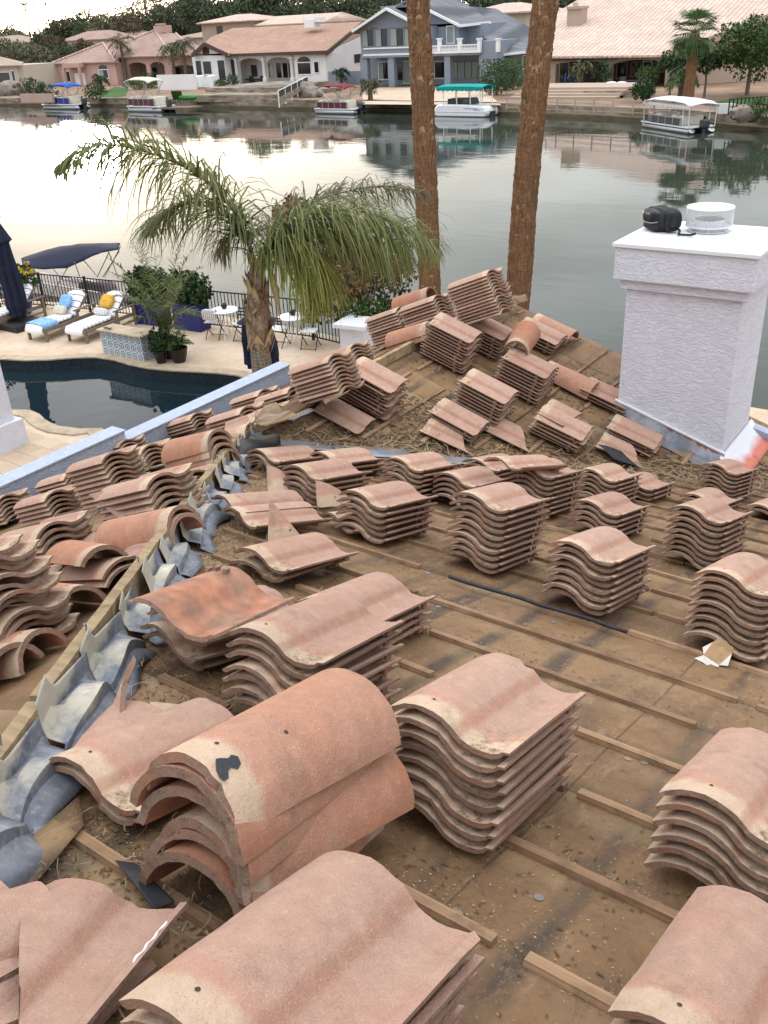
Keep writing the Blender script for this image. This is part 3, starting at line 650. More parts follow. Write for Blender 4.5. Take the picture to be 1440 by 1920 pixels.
# --- wing slope beyond the valley
stack('W',645,690,9,0,'of leaning stack nearest the wing ridge start','s','hr',sp=.033,jit=2)
stack('W',799,603,11,0,'of tallest stack on the wing slope','s','hr',sp=.031)
stack('W',864,600,7,0,'of stack just under the wing ridge','s','hr',sp=.033)
stack('W',938,668,9,0,'of stack with a barrel tile on top','s','hr',sp=.033)
stack('W',858,712,8,0,'of stack in middle of wing slope','s','hr',sp=.033)
stack('W',966,610,4,0,'of stack behind the barrel topped one','s','hr')
stack('W',1088,728,3,4,'of pile against the chimney side','s','hr',jit=3)
stack('W',801,769,3,0,'of low stack low on wing slope','s','hr')
stack('W',999,782,5,3,'of stack with white splashed top','s','hr',jit=2)
stack('W',1136,800,3,3,'of stack beside the chimney flashing','s','hr',jit=2)
CT=[cut_mesh(S_MESH[0],[((0,.44),(-.55,1))],seed=1),cut_mesh(S_MESH[1],[((.30,.05),(1.0,.75))],seed=2),cut_mesh(S_MESH[2],[((.0,.20),(-.8,1))],seed=3),
    cut_mesh(S_MESH[3],[((0,.30),(.1,1)),((.0,.25),(-1,.35))],seed=4),cut_mesh(S_MESH[4],[((.12,0),(-1,.25)),((.1,.2),(0,1))],seed=5),cut_mesh(S_MESH[0],[((.0,.43),(-.44,-.32))],seed=6)]
one('W',582,765,.07,2,0,0,'single S tile cut on a slant lying nearest the hip end',CT[0],corner=(TW,0,.043))
one('W',786,806,.06,8,0,0,'small slant cut tile left of low wing stack',CT[2],corner=(TW,0,.043))
one('W',904,803,.06,4,0,0,'slant cut tile lying between two low wing stacks',CT[2],corner=(TW,0,.043))
one('W',1116,836,.06,6,0,0,'slant cut tile lying in the straw below chimney stack',CT[2],corner=(TW,0,.043))
one('W',1006,772,.20,-3,2,4,'broken tile with white splash on top of wing stack',CT[3],corner=(TW,0,.043))
stack('W',946,652,1,105,'balanced across a stack on wing slope','c','hl',base=.345)
stack('W',1033,690,1,0,'resting near chimney side on wing slope','c','hl',base=.04,sc=1.1)
stack('W',1012,600,1,-4,'highest up beside the wing rake','c','hl',base=.05)
# --- left slope
stack('L',912,516,13,0,'of high tower beside the tall palm trunk','s','hl',sp=.031)
stack('L',812,563,10,0,'of front stack by the white pillar','s','hl',sp=.033)
stack('L',742,585,10,0,'of rear stack by the white pillar','s','hl',sp=.033)
stack('L',800,560,1,0,'lying on the ridge beside high tower','c','hl',base=.36)
stack('L',800,627,2,4,'in pair beside the ridge','c','hl',sp=.05,base=.06)
stack('L',614,679,9,0,'of front stack right of pool palm','s','hl',sp=.033)
stack('L',655,657,7,0,'of stack behind pool palm stack','s','hl',sp=.033)
stack('L',483,742,3,0,'of low stack at foot of pool palm','s','hl')
stack('L',538,737,2,3,'of pair below the pool palm','s','hl')
stack('L',448,777,4,0,'of low stack above the four barrel tiles','s','hl')
stack('L',500,775,2,4,'of pair beside the valley metal','s','hl',jit=3)
stack('L',356,787,4,0,'of small stack next to parapet end','s','hl')
stack('L',392,846,4,0,'of barrel pile near the hip top','c','hl',sp=.046,jit=2)
stack('L',189,868,9,0,'of tall stack in front of parapet','s','hl',sp=.034)
stack('L',264,850,5,0,'of stack left of the barrel pile','s','hl')
stack('L',272,917,7,0,'of broad stack beside hip board','s','hl',sp=.035)
stack('L',82,940,5,0,'of stack under the parapet at left','s','hl')
stack('L',66,1010,6,0,'of stack at left above leaning barrel','s','hl',sp=.036)
stack('L',60,915,4,2,'of short stack close to the parapet at left','s','hl')
stack('L',150,880,3,0,'of trio tucked behind the tall parapet stack','s','hl')
stack('L',222,838,5,-2,'of stack against the parapet behind the tallest one','s','hl')
stack('L',-8,945,6,2,'of stack half outside the frame below the parapet','s','hl')
stack('L',118,900,5,1,'of middle stack along the parapet at left','s','hl')
stack('L',-62,975,5,0,'of stack cut by left frame edge','s','hl')
stack('L',42,1000,11,8,'of tumbled tower at left edge','s','hr',sp=.035,jit=4,drift=(.006,-.004),tx=4)
stack('L',330,950,2,8,'in pair beside the standing cut tile','c','cr',sp=.04,base=.04)
CT.append(cut_mesh(S_MESH[1],[((.17,0),(1,.9)),((0,.21),(-.1,1))],seed=7)); CT.append(cut_mesh(S_MESH[5],[((.20,.05),(1,.5)),((0,.16),(.5,1))],seed=8))
one('L',268,1010,.03,-8,36,-10,'cut tile standing on edge against broad stack',CT[1],corner=(0,0,.02))
stack('L',190,1085,2,-6,'of flat pair under the leaning barrel tile','s','hl')
stack('L',228,1010,2,6,'of pair below the standing cut tile','s','hl')
stack('L',345,905,2,4,'of pair squeezed between broad stack and hip board','s','hl',jit=3)
stack('L',20,1120,3,10,'of loose trio at the left edge','s','hl',jit=4)
one('L',250,1075,.03,-14,0,34,'large leaning ridge tile beside the hip board',C_MESH[1],cat='ridge tile',corner=(.11,0,.0),nm='ridge_tile',group='barrel ridge tiles lying loose on the roof')
one('L',205,1130,.02,-8,0,8,'ridge tile under the large leaning one by hip',C_MESH[2],cat='ridge tile',corner=(.11,0,.0),nm='ridge_tile',group='barrel ridge tiles lying loose on the roof')
one('L',84,1232,.03,4,0,0,'ridge tile with purple edge at left frame edge',C_MESH[3],cat='ridge tile',corner=(.11,0,.0),nm='ridge_tile',group='barrel ridge tiles lying loose on the roof')
one('L',130,1205,.02,10,0,0,'ridge tile end showing beside hip board at left',C_MESH[0],cat='ridge tile',corner=(.11,0,.0),nm='ridge_tile',group='barrel ridge tiles lying loose on the roof')
# --- shards and broken tiles on the right slope
o_=one('M',352,1690,.15,17,0,-13,'large slant cut tile with white smear on its edge at bottom left',CT[5],corner=(TW,TLN,.039))
MB().tube([(.317+.0015*math.sin(k*.9),.40-.005*k,.0385) for k in range(23)],[.0008+.0020*abs(math.sin(k*.55+.4)) for k in range(23)],6).build('caulk_smear',M_WHITE,o_,60)
one('M',300,1800,.06,12,0,0,'tile lying under the large slant cut tile at bottom left',S_MESH[6],corner=(TW,TLN,.039))
one('M',75,1790,.09,-2,0,-6,'tile corner cut by the frame at bottom left',S_MESH[3],cat='roof tile',corner=(TW,TLN-.06,.039),nm='clay_tile')
one('M',80,1900,.08,-16,0,0,'tile lying under others at bottom left corner',S_MESH[1],cat='roof tile',corner=(TW,TLN-.1,.03),nm='clay_tile')
one('M',222,1350,.02,-20,72,0,'curved shard standing up beside the hip flashing',CT[6],corner=(0,0,0))
one('M',112,1450,.04,30,0,0,'broken tile corner sticking out left of ridge pile',CT[3],corner=(0,0,0))
one('M',260,1300,.02,-30,0,12,'broken bit of tile lying behind the ridge pile',CT[4],corner=(0,0,0))
one('M',500,1015,.07,50,70,0,'standing shard behind two tiles near the hip',CT[6],corner=(0,0,0))
one('M',592,955,.03,60,60,0,'pointed shard standing behind the tile near hip',CT[7],corner=(0,0,0))
one('M',500,925,.03,60,60,0,'pointed shard peeping over the tile near hip',CT[7],corner=(0,0,0))
one('M',600,975,.03,-20,0,0,'broken tail piece beside tile near the hip',CT[3],corner=(0,0,0))
one('M',462,872,.03,10,0,-8,'broken tile leaning by the black flashing',CT[3],corner=(0,0,0))
one('L',470,812,.08,20,0,-20,'reddish broken tile behind the black flashing',CT[3],corner=(.1,0,0))
# --- debris: straw, chips, litter
def scatter(name,mt,n,fn,ln,wd,curve=0,lift=.004,seed=1):
    r=random.Random(seed); mb=MB()
    for _ in range(n):
        P,nz=fn(r)
        if P is None: continue
        a=r.uniform(0,2*math.pi); nz=nz.normalized(); x=Vector((math.cos(a),math.sin(a),0)); x=(x-nz*x.dot(nz)).normalized(); y=nz.cross(x)
        L=ln*r.uniform(.4,1.5); W_=wd*r.uniform(.6,1.4); ns=1 if not curve else 5; c=r.uniform(-curve,curve); pts=[]
        for k in range(ns+1):
            t_=k/ns; q=P+x*(t_-.5)*L+y*c*L*(t_-.5)**2*4+nz*(lift+(r.uniform(0,.02) if curve else 0)+ (math.sin(t_*3.1)*.02*r.random() if curve else 0)); pts.append(q)
        vs=[];fs=[]
        for k,q in enumerate(pts):
            vs+=[q-y*W_/2,q+y*W_/2+nz*W_*.3*r.uniform(-1,1)]
            if k: b=2*k; fs.append((b-2,b-1,b+1,b))
        mb.add(vs,fs)
    return stuff(mb.build(name,mt,None,None,False))
nM,nL,nW=Vector((T,0,1)),Vector((0,TL,1)),Vector((0,-T,1))
def onslope(r):
    while True:
        u=r.uniform(.6,9) if r.random()<.5 else r.uniform(.6,4); v=r.uniform(-2.5,5.3)
        if v>HV(u)-.1 or (u>RW and v>2*RW-u): continue
        if noise.noise(Vector((u*1.3,v*1.3,3)))<r.uniform(-.35,.35): continue
        if r.random()<.6: k=round((u-.0877)/.33); u=.0877+.33*k+abs(r.gauss(.03,.06))
        return Vector((u,v,zM(u))),nM
r=random.Random(12); mb=MB(); nzM=Vector((T,0,1)).normalized()
for _ in range(150):
    u=r.uniform(1,8.5); v=r.uniform(-2.5,4.5)
    if v>HV(u)-.2 or (u>RW and v>2*RW-u): continue
    c_=Vector((u,v,zM(u)))+nzM*.0025; mb.add([c_+Vector((math.cos(q*.785)*.012,math.sin(q*.785)*.012,-T*math.cos(q*.785)*.012)) for q in range(8)],[tuple(range(8))])
fn_=stuff(mb.build('tin_nail_caps',M_VAL,None,None,False)); tag(fn_,'round tin nail caps dotted over the brown felt','nail caps')
tag(scatter('wood_chips',M_CHIP,20000,onslope,.0050,.0016,seed=2),'pale wood chips scattered over the brown felt','debris')
tag(scatter('leaf_litter',M_LITTER,9000,onslope,.011,.0035,seed=3),'dark leaf litter lodged along the battens','debris')
def inval(r):
    u=RW+r.random()**.8*4.1; v=2*RW-u; d=r.gauss(0,.22); q=Vector((u+d*.7,v+d*.7,0)); q.z=max(zM(q.x),zW(q.y))
    if q.x>XE: return None,None
    return q,(nM+nW)
tag(scatter('valley_straw',M_STRAW,620,inval,.28,.007,1.0,seed=4),'dry palm straw heaped along the valley','straw')
tag(scatter('valley_litter',M_LITTER,5000,inval,.03,.012,seed=5),'dark leaf litter packed in the valley','debris')
def nearhip(r):
    u=r.uniform(1.0,5.2); v=HV(u)-abs(r.gauss(.25,.22))-.12; return Vector((u,v,zM(u))),nM
tag(scatter('hip_litter',M_LITTER,6000,nearhip,.011,.004,seed=6),'dark crumbs of leaf litter beside the hip flashing','debris')
tag(scatter('hip_straw',M_STRAW,500,nearhip,.06,.003,.8,seed=7),'fine straw caught beside the hip flashing','straw')
def onW_(r):
    u=r.uniform(5.6,9.5); v=r.uniform(max(2*RW-u,1.5),RW-.1)
    if noise.noise(Vector((u*1.6,v*1.6,9)))<r.uniform(-.1,.4): return None,None
    return Vector((u,v,zW(v))),nW
tag(scatter('wing_litter',M_LITTER,6000,onW_,.03,.009,seed=8),'dark leaf litter on the felt of the far slope','debris')
tag(scatter('wing_straw',M_STRAW,160,onW_,.18,.005,.8,seed=9),'thin straw strands on the far slope','straw')
# ================================================================ ground, lake, patio, pool
def wbuild(mb,name,mt,par,smooth=None,fix=True):
    o=mb.build(name,mt,par,smooth,fix); L=par.matrix_basis.copy() if par.type=='EMPTY' else Matrix.Translation(WO[par.name])
    o.data.transform(L.inverted()) ; WO[o.name]=L.to_translation(); return o
WO={}
def wt(name,label,cat,loc,group=None):  # thing whose parts are given in world coordinates
    t=thing(name,label,cat,loc,0,group); return t
def water():
    n=NB('lake_water'); o=n.tc.outputs['Object']
    a=n.noise(n.mapping(o,(1.0,.32,1),(0,0,R(-12))),1.5,3,.55); b=n.noise(n.mapping(o,(1.0,.5,1),(0,0,R(20))),.28,3,.5); c_=n.noise(o,6,2,.5); k=n.mapr(n.noise(n.mapping(o,(1,.5,1)),.05,3,.5),.4,.6,.25,1)
    h=n.mth('ADD',n.mth('MULTIPLY',n.mth('MULTIPLY',a,.0060),k),n.mth('ADD',n.mth('MULTIPLY',b,.012),n.mth('MULTIPLY',n.mth('MULTIPLY',c_,.0005),k)))
    n.b.inputs['IOR'].default_value=1.34
    return n.fin((.036,.045,.033),.03,n.bump(h,1.0),.5)
M_WATER=water()
struct(MB().quad((17,-250,ZW),(260,-250,ZW),(260,420,ZW),(17,420,ZW)).build('lake',M_WATER,None,None,False))
def trav():
    n=NB('travertine'); o=n.tc.outputs['Object']; rv=n.rnd()
    c=n.mix(n.mapr(n.noise(o,.9,5,.6),.35,.65),(.50,.37,.26),(.62,.50,.38)); c=n.mix(n.mapr(n.noise(o,6,5,.7),.5,.7,0,.5),c,(.40,.28,.19)); c=n.mix(n.mapr(n.noise(o,30,3,.7),.62,.7,0,.4),c,(.30,.20,.13))
    c=n.scale(c,n.mapr(rv,0,1,.9,1.08)); return n.fin(c,.8,n.bump(n.noise(o,20,4),.004),.25)
M_TRAV=trav(); M_COP=mat('coping_stone',(.42,.33,.23),.8,.2,5,bump=.003)
M_GRASS=mat('green_grass',(.05,.11,.025),.95,.35,9,bump=.03,bscale=30); M_DIRT=mat('desert_ground',(.27,.18,.12),.95,.25,.6,col2=(.20,.13,.085),bump=.05,bscale=3)
def poly_sheet(name,loops,z,mt,par=None):
    from mathutils.geometry import tessellate_polygon
    L=[[Vector((p[0],p[1],z)) for p in lp] for lp in loops]; vs=[v for lp in L for v in lp]; t=tessellate_polygon(L)
    mb=MB(); mb.add(vs,[tuple(q) for q in t]); o=mb.build(name,mt,par,None,False)
    if len(o.data.polygons) and sum(p.normal.z for p in o.data.polygons)<0: o.data.flip_normals()
    return o
pool_px=[(-160,664),(0,674),(45,677),(90,676),(140,672),(180,671),(215,676),(245,685),(280,692),(320,696),(363,698),(410,701),(445,705),(468,712),(470,730),(430,790),(330,860),(230,860),(190,806),(150,807),(109,802),(94,796),(82,789),(72,779),(55,772),(8,771),(-160,766)]
pool=[onz(x,y,ZP).xy for x,y in pool_px]
outer=[(9.2,-14),(18.95,-14),(18.95,14.5),(19.15,17),(19.1,20),(18.3,24),(17.4,27.5),(16,34),(9.2,34)]
struct(poly_sheet('patio',[outer,pool],ZP,M_TRAV))
struct(MB().box((-60,-60,ZP-.30),(9.19,60,ZP-.03)).build('lawn',M_GRASS))
struct(MB().prism([(9.2,-14),(18.98,-14),(18.98,14.5),(19.18,17),(19.13,20),(18.33,24),(17.43,27.5),(16.03,34),(15.9,34),(17.3,27.5),(18.2,24),(19.0,20),(19.05,17),(18.85,14.5),(18.85,-13.9),(9.2,-13.9)],ZW-1.0,ZP-.004).build('seawall',M_COP))
# individually laid pavers where the near deck shows them
pm=MB().box((.004,.004,0),(.396,.596,.012)).mesh('paver',[M_TRAV]); pm2=MB().box((.004,.004,0),(.396,.396,.012)).mesh('paver',[M_TRAV])
patio=bpy.data.objects['patio']
def inpool(x,y):
    c=False; j=len(pool)-1
    for i in range(len(pool)):
        a,b=pool[i],pool[j]
        if (a.y>y)!=(b.y>y) and x<(b.x-a.x)*(y-a.y)/(b.y-a.y)+a.x: c=not c
        j=i
    return c
npv=0
for i in range(0,14):
    y=11.0+.3*(i%2)+.15*(i%3); x=9.25+.4*i
    while y<20:
        me,l=(pm,.6) if rnd.random()<.6 else (pm2,.4)
        if not any(inpool(x+a,y+b) for a,b in ((-.25,-.25),(.65,-.25),(-.25,l+.25),(.65,l+.25),(.2,.3),(-.25,.3),(.65,.3))):
            P=proj((x,y,ZP))
            if -20<P[0]<700 and 760<P[1]<910:
                o=link('paver',me,patio); o.location=(x,y,ZP+.001); npv+=1
        y+=l
pl=wt('swimming_pool','dark blue freeform swimming pool with stone coping','pool',(14,17,ZP))
mb=MB(); n=len(pool)
for i in range(n):
    a,b=pool[i],pool[(i+1)%n]; mb.quad((a.x,a.y,ZP-.001),(b.x,b.y,ZP-.001),(b.x,b.y,ZP-1.6),(a.x,a.y,ZP-1.6))
M_PTILE=mat('dark_waterline_tile',(.020,.028,.036),.25,.4,14); wbuild(mb,'basin_wall',M_PTILE,pl,None,False)
M_PBOT=mat('pool_plaster',(.010,.022,.028),.8,.1,1); 
o=poly_sheet('basin_floor',[pool],ZP-1.6,M_PBOT); o.parent=pl; o.location=-pl.location
def poolw():
    n=NB('pool_water'); o=n.tc.outputs['Object']; n.b.inputs['IOR'].default_value=1.33
    return n.fin((.008,.018,.024),.02,n.bump(n.noise(o,1.6,2),.006),.5)
o=poly_sheet('pool_water',[pool],ZP-.27,poolw()); o.parent=pl; o.location=-pl.location
def offs(lp,d):
    r=[]; n=len(lp)
    for i in range(n):
        a,b,c=lp[i-1],lp[i],lp[(i+1)%n]; t=(c-a).normalized(); r.append(b+Vector((t.y,-t.x))*d)
    return r
cen=sum(pool,Vector((0,0)))/n; A=offs(pool,.30); 
if (A[3]-cen).length<(pool[3]-cen).length: A=offs(pool,-.30)
B=[p+(q-p).normalized()*-.03 for p,q in zip(pool,A)]
for i in range(n):
    j=(i+1)%n; a,b,c,d=B[i],B[j],A[j],A[i]; L=(b-a).length; k=max(1,int(L/.5))
    for q in range(k):
        if k>6 : pass
        t0,t1=q/k+.004,(q+1)/k-.004; f=lambda p,r_,t: p.lerp(r_,t)
        m_=MB().prism([f(a,b,t0),f(a,b,t1),f(d,c,t1),f(d,c,t0)],ZP+.003,ZP+.035); wbuild(m_,'coping_stone',M_COP,pl)
MB()
sk=onz(144,678,ZP-.12); 
wbuild(MB().lathe([(.0001,.03),(.09,.03),(.10,.0),(.09,-.03)],sk,14),'skimmer_lid',M_WHITE,pl)
# ---- iron fence
M_IRON=mat('black_iron',(.018,.016,.015),.5,.1,9)
fpx=[(-40,573),(0,575),(85,576),(170,585),(280,598),(390,613),(488,624),(588,637),(650,652)]
fp=[onz(x,y,ZP) for x,y in fpx]
fence=wt('iron_fence','black iron picket fence along the lake edge of the patio','fence',fp[4])
FH=1.02
for i in range(len(fp)-1):
    a,b=fp[i],fp[i+1]
    wbuild(MB().bar(a+Vector((0,0,FH)),b+Vector((0,0,FH)),.045,.035),'top_rail',M_IRON,fence); wbuild(MB().bar(a+Vector((0,0,.09)),b+Vector((0,0,.09)),.035,.03),'bottom_rail',M_IRON,fence)
    wbuild(MB().box((a.x-.03,a.y-.03,ZP),(a.x+.03,a.y+.03,ZP+FH+.05)),'post',M_IRON,fence)
    k=int((b-a).length/.115); pk=MB().box((-.009,-.009,.1),(.009,.009,FH)).mesh('picket',[M_IRON]) if i==0 else pk
    for q in range(1,k):
        P=a.lerp(b,q/k); o=link('picket',pk,fence); o.location=P-fence.location
wbuild(MB().box((fp[-1].x-.03,fp[-1].y-.03,ZP),(fp[-1].x+.03,fp[-1].y+.03,ZP+FH+.05)),'post',M_IRON,fence)
# ---- leaves
def leafmat(name,a,b_,objv=.15,tr=.0):
    n=NB(name); o=n.tc.outputs['Object']; g=n.N('ShaderNodeNewGeometry'); c=n.mix(g.outputs['Random Per Island'],a,b_); c=n.scale(c,n.mapr(n.rnd(),0,1,1-objv,1+objv)); m=n.fin(c,.6,None,.25)
    if tr:
        t=n.N('ShaderNodeBsdfTranslucent'); n.setin(t,0,c); mx=n.N('ShaderNodeMixShader'); mx.inputs[0].default_value=tr; n.L(n.b.outputs[0],mx.inputs[1]); n.L(t.outputs[0],mx.inputs[2]); n.L(mx.outputs[0],n.n.nodes['Material Output'].inputs[0])
    return m
M_LEAF=leafmat('dark_green_leaf',(.012,.035,.010),(.045,.085,.025)); M_LEAF2=leafmat('mid_green_leaf',(.03,.07,.015),(.08,.14,.035)); M_OLIVE=leafmat('olive_leaf',(.05,.058,.028),(.12,.115,.055)); M_RUST=leafmat('rusty_leaf',(.16,.07,.03),(.26,.14,.07)); M_YEL=leafmat('yellow_petals',(.75,.45,.03),(.8,.6,.1)); M_WPET=leafmat('white_petals',(.7,.7,.6),(.8,.75,.7))
M_FROND=leafmat('palm_frond',(.08,.11,.03),(.24,.25,.10),.1,.35); M_FRONDY=leafmat('yellowing_frond',(.14,.17,.035),(.34,.32,.10),.1,.4); M_FRONDD=leafmat('dull_frond',(.07,.075,.04),(.20,.17,.09),.1,.25)
M_BARK=mat('grey_bark',(.16,.12,.09),.95,.3,8,bump=.02,bscale=14)
def leaves(mb,c,s,n,size,seed,mi=0,clump=.5,elong=1.8):
    r=random.Random(seed)
    for _ in range(n):
        while True:
            p=Vector((r.uniform(-1,1),r.uniform(-1,1),r.uniform(-1,1)))
            if p.length>1: continue
            d=p.length; k=noise.noise(p*2.3+Vector((seed*3.1,0,0)))
            if d>.62+.45*k+.25: continue
            if k<-.22+clump*(d-.6)*.6: continue
            break
        P=Vector((c[0]+p.x*s[0],c[1]+p.y*s[1],c[2]+p.z*s[2])); a=Vector((r.gauss(0,1),r.gauss(0,1),r.gauss(0,.7))).normalized(); b=a.orthogonal().normalized(); b=(Matrix.Rotation(r.uniform(0,6.28),3,a)@b); q=a.cross(b); L=size*r.uniform(.6,1.4); W_=L/elong
        mb.add([P-b*L/2,P+q*W_/2,P+b*L/2,P-q*W_/2],[(0,1,2,3)],mi)
    return mb
def tree(name,label,loc,h,rad,seed,leafm,group=None,n=1500,size=.45,trunk=True,flat=.8,cat='tree',meshc={}):
    t=thing(name,label,cat,loc,0,group); key=(leafm.name,n,seed%4,size,round(rad/h,1))
    cz=h-rad*flat
    if trunk:
        mb=MB(); mb.tube([(0,0,-.1),(rad*.03,0,h*.3),(rad*.05,rad*.04,cz)],[h*.03,h*.022,h*.012],7)
        r=random.Random(seed)
        for k in range(5):
            a=k*1.3+r.random(); mb.tube([(rad*.04,0,h*.3+k*.05*h),(math.cos(a)*rad*.4,math.sin(a)*rad*.4,cz+rad*.1),(math.cos(a)*rad*.7,math.sin(a)*rad*.7,cz+rad*.3)],[h*.012,h*.007,h*.003],5)
        mb.build('trunk',M_BARK,t)
    m=MB(); r=random.Random(seed*3+1)
    lobes=[((0,0,cz),(rad*.8,rad*.8,rad*flat*.9))]+[((math.cos(a)*rad*.55,math.sin(a)*rad*.55,cz+r.uniform(-.4,.4)*rad*flat),(rad*r.uniform(.35,.6),)*2+(rad*flat*r.uniform(.35,.6),)) for a in [k*1.05+r.random() for k in range(6)]]
    for i,(c,s_) in enumerate(lobes): leaves(m,c,s_,n//(2 if i==0 else 10),size,seed*13+i)
    m.build('crown',leafm,t,None,False); return t
# ---- queen palm by the pool
QP=onz(502,800,ZP); HN=Vector((FW.x,FW.y,0)).normalized()
def atv(px,py,base,off=0): return hit(px,py,HN,HN.dot(base)+off)
M_RING=None
def ringtrunk():
    n=NB('ringed_grey_trunk'); o=n.tc.outputs['Object']; sp=n.N('ShaderNodeSeparateXYZ'); n.L(o,sp.inputs[0]); z=n.mth('ADD',sp.outputs[2],n.mth('MULTIPLY',n.noise(o,5,3),.06))
    f=n.mth('FRACT',n.mth('MULTIPLY',z,14.0)); c=n.mix(n.mapr(n.noise(n.mapping(o,(9,9,1)),2,5,.7),.35,.65),(.13,.105,.09),(.30,.26,.22)); c=n.mix(n.mapr(f,.0,.25,.8,0),c,(.06,.04,.03)); return n.fin(c,.95,n.bump(n.mth('ADD',f,n.noise(o,30,4)),.015),.1)
M_RING=ringtrunk(); M_BOOT=mat('torn_palm_boots',(.21,.125,.075),.95,.45,9,bump=.02,bscale=22,col2=(.30,.23,.17),cs=5,stretch=(2,2,1)); M_DRY=mat('dry_frond_sheath',(.42,.31,.18),.9,.25,12,stretch=(5,5,1))
qp=wt('queen_palm','queen palm with ragged brown boots and long drooping fronds by the pool','palm tree',QP)
P1=atv(489,668,QP); P2=atv(483,600,QP); P3=atv(481,490,QP)
wbuild(MB().tube([QP,QP.lerp(P1,.5),P1,P2],[.24,.215,.20,.18],20),'lower_trunk',M_RING,qp,60)
mb=MB(); mb.tube([P1+Vector((0,0,.1)),P1.lerp(P2,.4),P2,P2.lerp(P3,.5),P3],[.18,.235,.24,.19,.12],16)
wbuild(mb,'upper_trunk',M_BOOT,qp,60)
r=random.Random(5); ax=(P3-P1)
for k in range(74):
    t_=r.random()**.9; a=r.uniform(0,6.28); c=P1+ax*t_; rr_=.225-.10*max(0,t_-.5)*2; d=Vector((math.cos(a),math.sin(a),0)); L=r.uniform(.18,.5); tw=d.cross(Vector((0,0,1)))
    w_=r.uniform(.05,.12); o1=c+d*rr_*.92; o2=c+d*(rr_+r.uniform(.02,.10))+Vector((0,0,L*r.choice((.7,1,.9,-.5)))); mb=MB().add([o1-tw*w_,o1+tw*w_,o1.lerp(o2,.6)+tw*w_*.6+d*.02,o2,o1.lerp(o2,.6)-tw*w_*.6+d*.02],[(0,1,2,3,4)])
    wbuild(mb,'boot',[M_BOOT,M_DRY][r.random()<.22],qp,None,False)
def frond(par,pts,ll,mt,seed,n=110,droop=1.0,wid=.026,rw=.022,spread=1.0,hang=.75):
    r=random.Random(seed); pts=[Vector(p) for p in pts]
    # catmull sampling
    S=[]; m_=len(pts)
    for i in range(m_-1):
        p0,p1,p2,p3=pts[max(i-1,0)],pts[i],pts[i+1],pts[min(i+2,m_-1)]
        for k in range(10):
            t_=k/10; S.append(.5*((2*p1)+(p2-p0)*t_+(2*p0-5*p1+4*p2-p3)*t_*t_+(3*p1-p0-3*p2+p3)*t_**3))
    S.append(pts[-1]); mb=MB(); mb.tube(S[::3]+[S[-1]],[rw*(1-.85*i/(len(S[::3]))) for i in range(len(S[::3])+1)],5)
    N=len(S)-1
    for q in range(n):
        t_=.10+.90*(q+r.random())/n; i=min(int(t_*N),N-1); P=S[i].lerp(S[i+1],t_*N-i); tg=(S[i+1]-S[i]).normalized(); sd=tg.cross(Vector((0,0,1))); 
        if sd.length<.1: sd=Vector((1,0,0))
        sd.normalize(); up=sd.cross(tg)
        for sg in (-1,1):
            if r.random()<.04: continue
            L=ll*(math.sin(math.pi*min(1,t_*.9+.12))**.6)*r.uniform(.7,1.12); d=(sd*sg*spread*r.uniform(.3,1.0)+tg*r.uniform(.25,.7)+up*r.uniform(-.2,.65)).normalized(); nseg=4; c=P.copy(); vs=[]; w0=wid*r.uniform(.7,1.2); 
            nr=d.cross(Vector((r.uniform(-.5,.5),r.uniform(-.5,.5),1))).normalized()
            for k in range(nseg+1):
                ww=w0*(1-(k/nseg)**2.6)*.5+.0015; vs+=[c-nr*ww,c+nr*ww]; d=(d+Vector((r.uniform(-.06,.06),r.uniform(-.06,.06),-droop*hang*r.uniform(.6,1.25)*(k+1)/nseg))).normalized(); c=c+d*L/nseg
            mb.add(vs,[(2*k,2*k+1,2*k+3,2*k+2) for k in range(nseg)])
    return mb
def fr(par,px,ll,mt,seed,offs=(0,0),**k):
    ll*=1.9; k['n']=int(k.get('n',110)*1.2)
    m_=len(px); pts=[atv(x,y,QP,offs[0]+(offs[1]-offs[0])*i/(m_-1)) for i,(x,y) in enumerate(px)]
    return wbuild(frond(par,pts,ll,mt,seed,**k),'frond',mt,par,None,False)
fr(qp,[(479,492),(462,440),(435,392),(392,345),(335,308),(270,284),(205,272),(145,285),(100,320)],.90,M_FROND,1,(0,-.9),n=170,wid=.036)
fr(qp,[(477,492),(455,440),(418,402),(372,382),(330,388),(298,410),(275,440)],.80,M_FROND,2,(0,.7),n=130,wid=.032)
fr(qp,[(486,490),(512,445),(556,412),(612,396),(672,396),(730,412),(785,440),(822,472)],.92,M_FROND,3,(0,-1.0),n=150)
fr(qp,[(488,488),(520,428),(570,388),(630,364),(690,352),(750,352),(805,368)],.66,M_FRONDD,4,(0,1.2),n=120)
fr(qp,[(486,492),(512,462),(548,452),(584,470),(608,512),(622,565)],.80,M_FRONDY,5,(0,-.5),n=110)
fr(qp,[(486,494),(505,470),(532,468),(556,490),(570,530)],.72,M_FRONDY,6,(0,.5),n=90)
fr(qp,[(486,494),(515,480),(550,495),(585,540),(600,590)],.60,M_FRONDY,15,(0,-.9),n=110)
fr(qp,[(488,488),(530,440),(585,425),(640,440),(690,470),(725,505)],.80,M_FROND,8,(0,.6),n=110)
fr(qp,[(490,488),(545,430),(610,410),(680,425),(740,455),(770,500)],.75,M_FROND,18,(0,-.2),n=110)
fr(qp,[(478,490),(468,455),(448,440),(425,448),(408,475)],.55,M_FRONDD,7,(0,-.4),n=60)
for i,(x0,y0,x1,y1) in enumerate([(497,480,526,604),(494,478,520,570),(499,500,524,590)]):
    a,b=atv(x0,y0,QP,-.3),atv(x1,y1,QP,-.35); m_=a.lerp(b,.5)+Vector((.03*i,-.04,.03)); wbuild(MB().add([a,m_+Vector((.035,-.05,0)),b,m_-Vector((.035,-.05,0))],[(0,1,2,3)]),'dead_sheath',M_DRY,qp,None,False)
